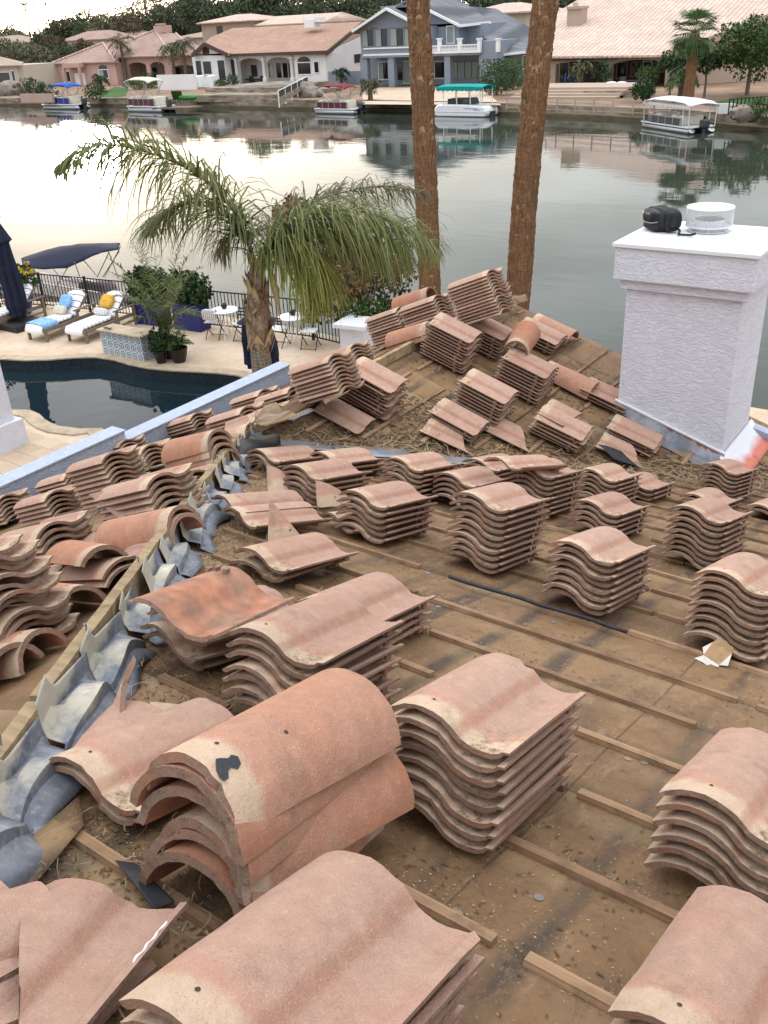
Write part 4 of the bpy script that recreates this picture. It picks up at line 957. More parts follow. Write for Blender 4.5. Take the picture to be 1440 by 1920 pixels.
# ---- two tall palm trunks
def palmbark():
    n=NB('tall_palm_bark'); o=n.tc.outputs['Object']; sp=n.N('ShaderNodeSeparateXYZ'); n.L(o,sp.inputs[0]); z=n.mth('ADD',sp.outputs[2],n.mth('MULTIPLY',n.noise(o,1.7,5,.65),.45))
    f=n.mth('FRACT',n.mth('MULTIPLY',z,11.0)); fib=n.noise(n.mapping(o,(16,16,2.5)),1.6,6,.72)
    c=n.mix(n.mapr(fib,.34,.64),(.13,.06,.03),(.38,.21,.115)); c=n.mix(n.mapr(f,.0,.2,.55,0),c,(.07,.035,.02)); c=n.mix(n.mapr(n.noise(o,5,5,.7),.52,.68,0,.55),c,(.40,.26,.16)); c=n.mix(n.mapr(n.noise(o,1.4,4),.5,.65,0,.5),c,(.17,.11,.07))
    return n.fin(c,.95,n.bump(n.mth('ADD',n.mth('MULTIPLY',fib,1.6),n.mth('MULTIPLY',f,.5)),.05),.12)
M_PB=palmbark()
M_PB2=mat('loose_palm_fibre',(.26,.15,.085),.95,.4,6,bump=.01,bscale=40,col2=(.36,.25,.16),cs=3)
def tall_palm(px,r0,label,seed):
    base=onz(*px[0],ZP); t=wt('tall_palm_tree',label,'palm tree',base,'tall palms at the water edge'); pts=[base]+[atv(x,y,base) for x,y in px[1:]]; d=(pts[-1]-pts[-2]).normalized(); pts+=[pts[-1]+d*3,pts[-1]+d*6]
    S=[]
    for i in range(len(pts)-1):
        L=(pts[i+1]-pts[i]).length; k=max(2,int(L/.09))
        S+=[pts[i].lerp(pts[i+1],q/k) for q in range(k)]
    S.append(pts[-1]); n=26; vs=[]; fs=[]
    for i,p in enumerate(S):
        for k in range(n):
            a=2*math.pi*k/n; rr_=r0*(1.08-.16*i/len(S))*(1+.08*noise.noise(Vector((math.cos(a)*3,math.sin(a)*3,i*.35+seed)))+.05*noise.noise(Vector((0,seed,i*.06)))+.035*(i%2)+.03*noise.noise(Vector((a*4,i*.9,seed)))); vs.append(p+Vector((math.cos(a)*rr_,math.sin(a)*rr_,0)))
    for i in range(len(S)-1):
        for k in range(n): fs.append((i*n+k,i*n+(k+1)%n,(i+1)*n+(k+1)%n,(i+1)*n+k))
    wbuild(MB().add(vs,fs),'trunk',M_PB,t,70); rs=random.Random(seed); fl=MB()
    for q in range(520):
        p=S[rs.randrange(len(S)-1)]; a=rs.uniform(0,6.28); d=Vector((math.cos(a),math.sin(a),0)); tw=Vector((-d.y,d.x,0)); o1=p+d*r0*.97; w_=rs.uniform(.03,.09); h_=rs.uniform(.05,.20); fl.add([o1-tw*w_,o1+tw*w_,o1+tw*w_*.5+d*rs.uniform(.01,.045)+Vector((0,0,h_)),o1-tw*w_*.6+d*rs.uniform(.01,.045)+Vector((0,0,h_*.8))],[(0,1,2,3)])
    stuff(wbuild(fl,'bark_flakes',M_PB2,t,None,False)); top=pts[-1]; r=random.Random(seed)
    for k in range(14):
        a=k*2.4; e=r.uniform(-.3,.9); p=[top+Vector((math.cos(a)*q,math.sin(a)*q,e*q-.22*q*q)) for q in (0,.6,1.2,1.8,2.4)]; wbuild(frond(t,p,.6,M_FROND,k,n=26),'frond',M_FROND,t,None,False)
tall_palm([(812,655),(806,540),(801,400),(795,250),(789,100),(783,0)],.245,'left of two tall brown palm trunks rising past the frame top',1)
tall_palm([(963,640),(972,545),(982,400),(996,240),(1011,100),(1023,0)],.28,'right of two tall brown palm trunks leaning over the wing ridge',4)
# ---- shrubs by the fence
t=wt('rusty_shrub','tall shrub with dry rusty leaves behind the palm fronds','shrub',onz(690,640,ZP)); b=t.location.copy()
mb=MB()
for k,(x,y,s_,n_) in enumerate([(545,400,.55,420),(600,440,.8,500),(670,470,1.1,900),(640,530,1.0,700),(720,500,.9,700),(560,430,.5,260)]): leaves(mb,atv(x,y,b,.3*(k%3)),(s_,s_,s_*.85),n_,.13,k)
wbuild(mb,'foliage',M_RUST,t,None,False); mb=MB()
for k,(x,y,s_,n_) in enumerate([(660,500,1.1,700),(620,560,.9,500),(710,540,1.0,600)]): leaves(mb,atv(x,y,b,.3),(s_,s_,s_*.8),n_,.13,k+20)
wbuild(mb,'green_foliage',M_OLIVE,t,None,False)
mb=MB()
for k,(x,y) in enumerate([(560,430),(640,480),(720,500),(680,450),(600,520)]): mb.tube([b,atv(680,570,b),atv(x,y,b,.2)],[.07,.05,.015],6)
wbuild(mb,'branch',M_BARK,t)
t=wt('green_hedge','small green hedge clump beside the white pillar','hedge',onz(700,650,ZP)); mb=MB()
for k,(x,y) in enumerate([(665,585),(700,585),(735,592)]): leaves(mb,atv(x,y,t.location.copy(),0),(.5,.5,.45),600,.09,k+40)
wbuild(mb,'foliage',M_LEAF2,t,None,False)
# ---- white pillar with pale cap, corner pillar, potted things
def pillar(label,P,w_,h,cap,mt=M_WHITE,rz=0):
    t=thing('garden_pillar',label,'pillar',P,rz); MB().box((-w_/2,-w_/2,0),(w_/2,w_/2,h)).build('shaft',mt,t); MB().box((-cap/2,-cap/2,h+.002),(cap/2,cap/2,h+.09)).build('cap',M_WHITE,t); return t
pillar('white capped pillar at the far corner of the patio',onz(672,668,ZP),.62,.80,.86,M_STUC,R(8))
t=thing('porch_column','white stucco column on a square base at left edge','column',onz(-2,838,ZP),0); MB().box((-.42,-.42,0),(.42,.42,.55)).build('plinth',M_STUC,t); MB().box((-.3,-.3,.552),(.3,.3,4.2)).build('shaft',M_STUC,t)
# ---- tiled bench wall
A_,B_,C_=onz(195,664,ZP),onz(271,679,ZP),onz(286,674,ZP); ex=(B_-A_).normalized(); ey=Vector((-ex.y,ex.x,0)); ey=ey if ey.dot(C_-B_)>0 else -ey; LW=(B_-A_).length; 
def ptile():
    n=NB('blue_patterned_tile'); o=n.tc.outputs['Object']; sp=n.N('ShaderNodeSeparateXYZ'); n.L(o,sp.inputs[0]); u=n.mth('ADD',sp.outputs[0],sp.outputs[1]); w_=sp.outputs[2]; P=.21
    fu=n.mth('SUBTRACT',n.mth('FRACT',n.mth('DIVIDE',u,P)),.5); fw_=n.mth('SUBTRACT',n.mth('FRACT',n.mth('DIVIDE',w_,P)),.5)
    d=n.mth('SQRT',n.mth('ADD',n.mth('MULTIPLY',fu,fu),n.mth('MULTIPLY',fw_,fw_))); q=n.mth('ADD',n.mth('ABSOLUTE',fu),n.mth('ABSOLUTE',fw_))
    ring=n.mapr(n.mth('ABSOLUTE',n.mth('SUBTRACT',d,.33)),.08,.05); cen_=n.mapr(d,.15,.12); cor=n.mapr(q,.80,.86)
    k=n.mth('MAXIMUM',ring,n.mth('MAXIMUM',cen_,cor)); g=n.mapr(n.mth('MAXIMUM',n.mth('ABSOLUTE',fu),n.mth('ABSOLUTE',fw_)),.475,.49)
    c=n.mix(k,(.58,.62,.64),(.10,.15,.22)); c=n.mix(g,c,(.40,.40,.38)); return n.fin(c,.3,None,.4)
bw=thing('tiled_bench_wall','low water feature wall faced with blue patterned tiles by the pool','bench',A_,math.atan2(ex.y,ex.x)); sgn=1 if ey.dot(Vector((-ex.y,ex.x,0)))>0 else -1; DW=.45*sgn
y0,y1=sorted((0,DW)); MB().box((0,y0,0),(LW,y1,.62)).build('tiled_face',ptile(),bw)
y0,y1=sorted((-.06*sgn,DW+.06*sgn))
for k in range(4): MB().box((-.06+k*(LW+.12)/4+.002,y0,.622),(-.06+(k+1)*(LW+.12)/4-.002,y1,.665)).build('cap_stone',M_COP,bw)
sg=thing('sunglasses','black sunglasses lying on the left end of the tiled wall','sunglasses',onz(202,617,ZP+.67),0)
for s_ in (-1,1): MB().lathe([(.0001,.02),(.055,.018),(.06,.0),(.0001,-.01)],(0,s_*.075,.03),12).build('lens',M_IRON,sg)
MB().cbox((0,0,.03),(.02,.06,.012)).build('bridge',M_IRON,sg)
fg=thing('cream_figurine','small cream figurine standing on the right end of tiled wall','ornament',onz(267,633,ZP+.67),0); blob('body',(0,0,.05),(.06,.05,.05),M_TRAV,3,fg,1,8); blob('head',(.03,.05,.11),(.03,.03,.035),M_TRAV,5,fg,1,8)
# ---- pots and plants
M_POT=mat('black_glazed_pot',(.022,.016,.015),.3,.2,5); M_NAVY=mat('navy_planter',(.015,.022,.13),.35,.15,2); M_BPOT=mat('cobalt_pot',(.02,.02,.17),.3,.1,4); M_SOIL=mat('soil',(.05,.035,.025),1,.3,20)
def pot(label,P,r0,h,mt=M_POT):
    t=thing('plant_pot',label,'plant pot',P); MB().lathe([(.0001,0),(r0*.62,0),(r0*.86,h*.45),(r0,h*.85),(r0*1.04,h),(r0*.94,h),(r0*.9,h*.9)],n=20).build('pot',mt,t,50); MB().lathe([(.0001,h*.9),(r0*.9,h*.9)],n=16).build('soil',M_SOIL,t); return t
def arch_plant(label,P,n,L,h0,mt,seed,ll=.3,w_=.03,name='potted_palm',nl=26,lift=1.6):
    t=thing(name,label,'plant',P); r=random.Random(seed)
    for k in range(n):
        a=k*2.4+r.random(); e=r.uniform(.5,lift); q=L*r.uniform(.7,1.1); c=[Vector((math.cos(a)*q*s_*.62,math.sin(a)*q*s_*.62,h0*(s_>0)+q*(e*s_*.75-.62*s_*s_))) for s_ in (0,.2,.45,.7,1)]; c[0]=Vector((0,0,0)); frond(t,c,ll,mt,seed+k,n=nl,wid=w_,rw=.012,hang=.35).build('frond',mt,t,None,False)
    return t
p1,p2,p3=onz(303,680,ZP),onz(319,671,ZP),onz(337,678,ZP)
pot('small round black pot, left of the trio at the pool wall',p1,.17,.33); pot('tall black pot holding the big palm behind two others',p2,.2,.52); pot('wide round black pot, right of the trio at the pool wall',p3,.235,.36)
arch_plant('tall feathery potted palm rising above the navy planters',p2+Vector((0,0,.46)),20,1.9,.25,M_FROND,3,.34,.022,lift=2.5,nl=34)
arch_plant('low spreading cycad with wide green fronds in a black pot',p3+Vector((0,0,.32)),14,.62,.1,M_LEAF2,31,.2,.035,'potted_cycad',18,1.9)
t=thing('potted_shrub','small glossy leafy shrub in the left black pot','plant',p1+Vector((0,0,.3))); leaves(MB(),(0,0,.25),(.28,.28,.36),700,.09,3).build('foliage',M_LEAF,t,None,False); MB().tube([(0,0,-.02),(0,0,.3)],.02,6).build('stem',M_BARK,t)
def planter(label,P,ang,l,w_,h,seed):
    t=thing('navy_planter',label,'planter',P,ang,'navy box planters along the fence'); MB().prism([(-l/2*.92,-w_/2*.9),(l/2*.92,-w_/2*.9),(l/2*.92,w_/2*.9),(-l/2*.92,w_/2*.9)],0,h*.96).box((-l/2*.95,-w_/2*.95,h*.96),(l/2*.95,w_/2*.95,h)).build('box',M_NAVY,t)
    b=thing('planter_bush',label.replace('navy box planter','dark green bush growing in the navy planter'),'bush',Vector(P)+Vector((0,0,h-.05)),ang); m_=MB(); r=random.Random(seed)
    for k in range(4): leaves(m_,((k-1.5)*l*.27,0,.42),(l*.3,.42,.55),620,.12,seed+k)
    m_.build('foliage',M_LEAF,b,None,False); MB().tube([(0,0,-.05),(.05,0,.4)],.03,6).build('stem',M_BARK,b)
fd=(fp[6]-fp[4]).normalized(); fa=math.atan2(fd.y,fd.x)
planter('navy box planter beside the second lounger',onz(290,606,ZP),fa,1.0,.5,.72,60); planter('navy box planter nearest the bistro tables',onz(362,616,ZP),fa,1.0,.5,.72,70)
fpp=onz(42,588,ZP); t=pot('cobalt blue pot with yellow flowers behind the closed parasol',fpp,.42,.72,M_BPOT)
t=thing('flowering_bush','bush with yellow and white flowers behind the closed parasol','bush',fpp+Vector((0,0,.68))); leaves(MB(),(0,0,.35),(.75,.75,.5),1300,.11,8).build('foliage',M_LEAF,t,None,False); r=random.Random(3)
mb=MB()
for k in range(17): a=r.uniform(0,6.28); leaves(mb,(math.cos(a)*.55,math.sin(a)*.55,r.uniform(.35,.75)),(.09,.09,.08),26,.07,k)
mb.build('yellow_flowers',M_YEL,t,None,False)
mb=MB()
for k in range(9): a=r.uniform(0,6.28); leaves(mb,(math.cos(a)*.62,math.sin(a)*.62,r.uniform(.1,.5)),(.06,.06,.05),16,.05,k+30)
mb.build('white_flowers',M_WPET,t,None,False)
tree('dark_shrub','dark dense shrub at the left edge behind the parasol',onz(-30,590,ZP),1.9,.7,9,M_LEAF,None,1400,.12,True,.9,'shrub')
# ---- loungers
M_TEAK=mat('weathered_teak',(.20,.155,.115),.8,.25,12,stretch=(1,6,1)); 
def stripes(name,base,line,per,wd,axis=1):
    n=NB(name); o=n.tc.outputs['Object']; sp=n.N('ShaderNodeSeparateXYZ'); n.L(o,sp.inputs[0]); f=n.mth('FRACT',n.mth('DIVIDE',sp.outputs[axis],per)); c=n.mix(n.mapr(n.mth('ABSOLUTE',n.mth('SUBTRACT',f,.5)),wd,wd*.6),base,line); return n.fin(c,.9,n.bump(n.noise(o,60,3),.002),.1)
M_CUSH=stripes('white_cushion_with_dark_stripes',(.74,.74,.76),(.03,.035,.05),.145,.07); M_BLUE=mat('pale_blue_cloth',(.22,.40,.68),.9,.2,14); M_CREAM=mat('cream_cloth',(.62,.56,.42),.9,.08,20); M_MUST=mat('mustard_knit',(.62,.36,.05),.95,.25,20,bump=.012,bscale=24); M_STR2=stripes('fine_striped_cloth',(.72,.70,.68),(.12,.13,.17),.055,.12,0)
def slabc(name,par,pts,wd,th,mt,x0=0,wob=.006):
    mb=MB(); n=len(pts)-1; sd=rnd.random()*9
    S=[]
    for i in range(n):
        for q in range(6): t_=q/6; S.append((pts[i][0]*(1-t_)+pts[i+1][0]*t_,pts[i][1]*(1-t_)+pts[i+1][1]*t_))
    S.append(pts[-1]); m_=len(S)-1
    def f(i,j):
        k=min(int(round(i*m_)),m_); y,z=S[k]; a=2*math.pi*j; cx,cz=math.cos(a),math.sin(a); cx=math.copysign(abs(cx)**.35,cx); cz=math.copysign(abs(cz)**.6,cz)
        e=1 if 0<k<m_ else .55
        return Vector((x0+cx*wd/2*e,y,z+cz*th/2*e+noise.noise(Vector((cx*3+sd,y*6,cz)))*wob))
    mb.grid(f,m_,20); n2=21; k=len(mb.v); mb.add(mb.v[0:20],[tuple(range(20))]); mb.add(mb.v[k-21:k-1],[tuple(range(20))]); return mb.build(name,mt,par,60)
def lounger(label,foot,ang):
    t=thing('sun_lounger',label,'sun lounger',foot,ang,'teak sun loungers on the pool patio'); W_=.66
    for s_ in (-1,1):
        MB().cbox((s_*W_/2,1.0,.30),(.05,2.0,.09)).build('side_rail',M_TEAK,t); MB().cbox((s_*W_/2,.08,.13),(.055,.07,.26)).build('leg',M_TEAK,t); MB().cbox((s_*(W_/2+.06),1.92,.28),(.055,.07,.56)).build('leg',M_TEAK,t); MB().cbox((s_*(W_/2+.06),1.25,.27),(.05,.06,.54)).build('leg',M_TEAK,t)
        MB().cbox((s_*(W_/2+.06),1.56,.575),(.07,.85,.035)).build('armrest',M_TEAK,t); MB().cbox((s_*(W_/2+.06),1.6,.14),(.035,.66,.05)).build('lower_rail',M_TEAK,t)
    for k in range(9): MB().cbox((0,.06+k*.14,.325),(W_-.06,.07,.02)).build('slat',M_TEAK,t)
    slabc('mattress',t,[(-.06,.27),(.02,.40),(.3,.41),(1.25,.41)],W_-.03,.10,M_CUSH); slabc('back_cushion',t,[(1.24,.42),(1.40,.58),(1.80,.93)],W_-.03,.10,M_CUSH)
    MB().bar((0,1.22,.34),(0,1.84,.86),W_-.08,.03,up=(0,0,1)).build('back_frame',M_TEAK,t); return t
l1a,l1b=onz(50.5,640,ZP),onz(88,641,ZP); l2a,l2b=onz(126,642,ZP),onz(162,644.6,ZP); rear=onz(242,612,ZP); dv=(rear-l2b); print('LOUNGER',dv.length,(l2b-l2a).length)
ang=math.atan2(dv.y,dv.x)-math.pi/2
def cushion(name,label,cat,P,s,mt,rx,rz,parent=None):
    t=blob(name,(0,0,0),s,mt,rnd.random()*9,None,.5,10,.03); t.location=P; t.rotation_euler=(rx,0,rz); tag(t,label,cat,'cushions on the sun loungers'); return t
for i,(a,b) in enumerate(((l1a,l1b),(l2a,l2b))):
    mid=(a+b)/2; lab=('teak lounger with pale blue towel and cushion nearest the parasol','teak lounger with mustard knit cushion beside the navy planter')[i]
    t=lounger(lab,mid,ang); M=Matrix.Translation(mid)@Matrix.Rotation(ang,4,'Z')
    if i==0:
        cushion('cushion','pale blue square cushion against the lounger back','cushion',M@Vector((-.10,1.36,.74)),(.21,.055,.20),M_BLUE,R(-38),ang); cushion('cushion','small cream cushion on the lounger with blue towel','cushion',M@Vector((-.10,1.10,.57)),(.22,.07,.12),M_CREAM,R(-30),ang)
        tw=MB().grid(lambda u,v: Vector(((u-.5)*.70,.05+v*.55+.03*math.sin(u*5),.475+.012*noise.noise(Vector((u*6,v*6,0)))-(.25*max(0,(u-.94)/.06)*.5 if u>.94 else 0)-(.10 if u<.02 else 0))),24,14).build('beach_towel',M_BLUE,None,60,False); tw.matrix_world=M; tw.modifiers.new('t','SOLIDIFY').thickness=.012; tag(tw,'pale blue towel with fringe spread over the lounger foot','towel')
    else:
        cushion('cushion','mustard yellow knitted cushion against the lounger back','cushion',M@Vector((-.06,1.42,.76)),(.22,.075,.20),M_MUST,R(-38),ang); cushion('cushion','small striped cushion below the mustard one','cushion',M@Vector((-.06,1.12,.55)),(.24,.07,.10),M_STR2,R(-30),ang)
lounger('partly visible wooden lounger at the left edge of the frame',l1a-(l2b-l2a)*3.0+dv*.25,ang)
def stoolmat():
    n=NB('pierced_white_ceramic'); g=n.N('ShaderNodeSeparateXYZ'); o=n.tc.outputs['Object']; n.L(o,g.inputs[0]); a=n.mth('ARCTAN2',g.outputs[1],g.outputs[0]); u=n.mth('MULTIPLY',a,16/6.2832); v=n.mth('MULTIPLY',g.outputs[2],17.0)
    d=lambda sh: n.mth('SQRT',n.mth('ADD',n.mth('POWER',n.mth('SUBTRACT',n.mth('FRACT',n.mth('ADD',u,sh)),.5),2.0),n.mth('POWER',n.mth('SUBTRACT',n.mth('FRACT',n.mth('ADD',v,sh)),.5),2.0)))
    k=n.mapr(n.mth('MINIMUM',d(0.0),d(.5)),.2,.16); k=n.mth('MULTIPLY',k,n.mapr(g.outputs[2],.43,.40)); return n.fin(n.mix(k,(.72,.72,.70),(.16,.15,.15)),.35)
M_STOOL=stoolmat()
for lab,P in (('white pierced ceramic stool between the two loungers',onz(138,608,ZP)),('white pierced ceramic stool right of the second lounger',onz(212,617,ZP))):
    t=thing('garden_stool',lab,'stool',P,0,'ceramic garden stools'); MB().lathe([(.16,0),(.19,.1),(.195,.25),(.18,.40)],n=22).build('body',M_STOOL,t,60); MB().lathe([(.18,.402),(.182,.43),(.165,.455),(.0001,.46)],n=22).build('seat',M_WHITE,t,50)
# ---- closed parasol
M_NAVYC=mat('navy_canvas',(.010,.012,.035),.85,.25,8)
def parasol(label,P,h,r0,base=True):
    t=thing('closed_parasol',label,'parasol',P)
    if base:
        for a in (0,1):
            for b in (0,1): MB().box((-.52+a*.525,-.52+b*.525,0),(-.005+a*.525,-.005+b*.525,.16)).build('base_block',mat('dark_resin',(.02,.02,.022),.6) if (a+b)==0 else bpy.data.materials['dark_resin'],t)
    MB().tube([(0,0,0),(0,0,h)],.03,8).build('pole',M_IRON,t)
    mb=MB()
    def f(i,j):
        a=j*2*math.pi; z=.35+(h-.45)*i; env=r0*(.95-.15*i-.55*max(0,i-.55)) ; fold=.72+.28*abs(math.sin(a*4+.6*math.sin(i*5))); rr_=env*fold
        if i>.80: rr_=r0*(.75*(1-i)/.2+.12)*(.8+.2*abs(math.sin(a*2)))*1.15
        if i<.08: rr_*=.82
        return Vector((math.cos(a)*rr_+.03*math.sin(i*7),math.sin(a)*rr_,z))
    mb.grid(f,36,48).build('canopy',M_NAVYC,t,60); MB().cbox((0,0,h),(.2,.2,.03)).build('finial',M_TEAK,t); return t
P=onz(40,612,ZP); parasol('tall navy parasol closed and tied on a dark square base',P,3.02,.32)
parasol('folded navy parasol half hidden behind the queen palm trunk',onz(494,712,ZP),1.75,.46,False)
# ---- bistro tables and chairs
def bistro(label,P,ang,pot_label):
    t=thing('bistro_table',label,'table',P,ang,'white round bistro tables'); MB().lathe([(.0001,.75),(.37,.75),(.385,.735),(.37,.72),(.0001,.72)],n=32).build('table_top',M_WHITE,t,50)
    for k in range(4):
        a=k*math.pi/2+.5; pts=[(math.cos(a)*q,math.sin(a)*q,z) for q,z in ((.25,.715),(.20,.55),(.13,.36),(.20,.16),(.30,0))]; MB().tube(pts,.014,6).build('leg',M_WHITE,t,60)
    MB().tube([(.14*math.cos(k*.6),.14*math.sin(k*.6),.36) for k in range(12)],.008,5).build('ring',M_WHITE,t)
    v=thing('dark_vase',pot_label,'vase',Vector(P)+Vector((.06,.05,.752))); MB().lathe([(.0001,0),(.05,.0),(.085,.06),(.07,.12),(.05,.13),(.055,.11)],n=14).build('body',M_POT,v,60)
bistro('white round bistro table beside the navy planter',onz(427,632,ZP),0,'dark round vase on the left bistro table'); bistro('white round bistro table right of the palm trunk',onz(554,646,ZP),.6,'dark round vase on the right bistro table')
def chair(label,P,ang,cush=False):
    t=thing('folding_chair',label,'chair',P,ang,'black folding bistro chairs with white seats')
    for s_ in (-.2,.2):
        MB().tube([(s_,-.22,0),(s_,.12,.45),(s_,.2,.82)],.013,6).build('rear_leg',M_IRON,t); MB().tube([(s_*.93,.24,0),(s_*.93,-.18,.45)],.013,6).build('front_leg',M_IRON,t)
    MB().cbox((0,.0,.455),(.40,.38,.02)).build('seat',M_WHITE,t)
    for z in (.62,.70,.78): MB().cbox((0,.16+(z-.62)*.25,z),(.40,.012,.035)).build('back_slat',M_IRON,t)
    MB().tube([(-.2,-.2,.03),(.2,-.2,.03)],.01,5).build('stretcher',M_IRON,t)
    if cush:
        c=blob('seat_back_cushion',(0,.22,.68),(.21,.05,.15),M_STR2,3,t,.5,10,.03)
chair('folding chair with striped back cushion left of the first table',onz(405,633,ZP),R(110),True); chair('folding chair half hidden by the palm trunk at first table',onz(458,637,ZP),R(-80)); chair('folding chair right of the second table under hanging fronds',onz(583,652,ZP),R(-70)); chair('folding chair between the palm trunk and second table',onz(525,648,ZP),R(100))
# ---- moored boat with navy bimini behind the fence
bx=21.0
bt=wt('bimini_boat','pontoon boat with navy bimini top moored behind the iron fence','boat',Vector((bx,ony(130,600,20).y if False else 25,ZW)))
M_SEAT=mat('taupe_boat_vinyl',(.20,.165,.155),.6,.1,4); M_ALU=mat('brushed_aluminium',(.42,.42,.43),.35,.05,8,metal=.8)
def bp(px,py,x): return onx(px,py,x)
T0=[(40,485,bx-.3),(75,472,bx-.2),(110,463,bx),(145,459,bx+.2),(185,460,bx+.4),(226,460,bx+.5)]; T1=[(44,503,bx-1.6),(85,505,bx-1.6),(126,503,bx-1.5),(160,487,bx-1.4),(190,474,bx-1.2),(224,468,bx-1.1)]
A0=[bp(*q) for q in T0]; A1=[bp(*q) for q in T1]
mb=MB(); 
def bf(i,j):
    k=min(int(i*5),4); t_=i*5-k; a=A0[k].lerp(A0[k+1],t_); b=A1[k].lerp(A1[k+1],t_); p=a.lerp(b,j); p.z+=.20*math.sin(math.pi*j)*(.6+.4*math.sin(math.pi*i))+.02*noise.noise(Vector((i*8,j*4,0))); return p
wbuild(mb.grid(bf,25,10),'bimini_canopy',M_NAVYC,bt,60,False).modifiers.new('t','SOLIDIFY').thickness=.015
for a,b in (((226,462,bx+.4),(196,520,bx-.2)),((224,470,bx-1.1),(193,519,bx-1)),((200,462,bx+.4),(222,522,bx-.2)),((204,474,bx-1.1),(183,518,bx-1)),((140,492,bx-1.4),(150,520,bx-1.2)),((150,480,bx-1),(184,520,bx-.8)),((126,503,bx-1.5),(92,560,bx-1.3)),((100,505,bx-1.5),(118,525,bx-1.3)),((44,504,bx-1.6),(88,560,bx-1.3)),((60,500,bx-1.2),(100,560,bx-.8))): wbuild(MB().tube([bp(*a),bp(*b)],.016,6),'bimini_strut',M_ALU,bt)
for i,(x0,y0,x1,y1,dx) in enumerate([(80,545,150,600,0),(130,528,175,575,.6),(165,530,208,578,.2),(205,545,240,590,.4),(150,560,230,605,-.4),(70,535,120,560,.9)]):
    a,b=bp(x0,y1,bx+dx),bp(x1,y0,bx+dx); c=(a+b)/2; blob('seat',( (c.x,c.y,c.z)),(.35,abs(a.y-b.y)/2,abs(b.z-a.z)/2),M_SEAT,i,None,.4,10,.03); o=bpy.context.collection.objects[-1] if False else None
for o in [o for o in COL.objects if o.name.startswith('seat') and o.parent is None and 'label' not in o and 'category' not in o]: o.data.transform(Matrix.Translation(-bt.location)); o.parent=bt
a,b=bp(60,600,bx),bp(255,610,bx)
wbuild(MB().box((bx-1.3,min(a.y,b.y)-.2,ZW+.25),(bx+1.2,max(a.y,b.y)+.4,ZW+.38)),'deck',M_SEAT,bt)
for s_ in (-.8,.8): wbuild(MB().tube([(bx+s_,min(a.y,b.y)-.4,ZW+.1),(bx+s_,max(a.y,b.y)+.6,ZW+.1)],.28,12),'pontoon',M_ALU,bt,60)
for z in (.75,1.1): wbuild(MB().tube([(bx-1.25,min(a.y,b.y),ZW+z),(bx-1.25,max(a.y,b.y),ZW+z)],.018,6),'hand_rail',M_ALU,bt)
# ================================================================ far bank
ZG=ZP
wl_px=[(-900,200),(-400,199),(0,198),(200,199),(345,201),(540,205),(700,208.5),(850,212.5),(1000,217.5),(1120,223),(1230,229),(1330,237),(1440,248),(1800,283)]
shore=[onz(x,y,ZW) for x,y in wl_px]
far=[(p.x+1.2,p.y) for p in shore]+[(600,shore[-1].y),(600,900),(shore[0].x,900)]
struct(poly_sheet('far_bank_ground',[far],ZG-.02,M_DIRT))
M_CONC=mat('stained_concrete',(.30,.25,.20),.95,.25,.8,bump=.03,bscale=2,col2=(.17,.13,.09),cs=.5,stretch=(1,1,4)); M_BROWNW=mat('algae_bank',(.12,.09,.055),.95,.3,1,bump=.05,bscale=3,stretch=(1,1,3))
sw=wt('lake_wall','long low retaining wall along the far shore of the lake','wall',shore[5]); 
for i in range(len(shore)-1):
    a,b=shore[i],shore[i+1]; d=(b-a).normalized(); nrm=Vector((-d.y,d.x,0)); nrm=nrm if nrm.x>0 else -nrm
    wbuild(MB().prism([a.xy,b.xy,(b+nrm*1.3).xy,(a+nrm*1.3).xy],ZW-1.2,ZW+.28),'ledge',M_BROWNW,sw); wbuild(MB().prism([(a+nrm*.7).xy,(b+nrm*.7).xy,(b+nrm*1.5).xy,(a+nrm*1.5).xy],ZW+.28,ZG+.03),'wall_panel',M_CONC,sw)
def roofmat(name,a,b_,sx,sy,bump=.05,line=.5):
    n=NB(name); o=n.tc.outputs['Object']; sp=n.N('ShaderNodeSeparateXYZ'); n.L(o,sp.inputs[0]); x,y,z=sp.outputs
    u=n.mth('DIVIDE',y,sx); v=n.mth('DIVIDE',x,sy)
    cu=n.mth('SINE',n.mth('MULTIPLY',u,6.2832)); fv=n.mth('FRACT',v)
    c=n.mix(n.mapr(n.noise(n.mapping(o,(1/sy*.5,1/sx*.5,.5)),1.7,2,.8),.38,.62),a,b_); c=n.mix(n.mapr(n.noise(o,.35,4),.4,.6,0,.35),c,tuple(q*.75 for q in a))
    c=n.mix(n.mapr(cu,-.2,-.9,0,line),c,tuple(q*.35 for q in a)); c=n.mix(n.mapr(fv,.16,.0,0,line),c,tuple(q*.35 for q in a))
    return n.fin(c,.9,n.bump(n.mth('ADD',n.mth('MULTIPLY',cu,.5),fv),bump),.2)
R_PINK=roofmat('pink_tile_roof',(.36,.24,.20),(.46,.33,.28),.42,.55,.04,.35); R_TERR=roofmat('terracotta_tile_roof',(.40,.24,.175),(.50,.33,.25),.42,.5,.05,.45); R_GREY=roofmat('grey_flat_tile_roof',(.16,.165,.185),(.22,.225,.245),9,.42,.03,.7); R_PEACH=roofmat('peach_tile_roof',(.60,.44,.36),(.72,.57,.48),.55,.62,.05,.42); R_TAN=roofmat('tan_tile_roof',(.40,.31,.24),(.48,.38,.30),.45,.5,.05,.4)
def wallm(name,c): return mat(name,c,.9,.06,.4,bump=.006,bscale=10)
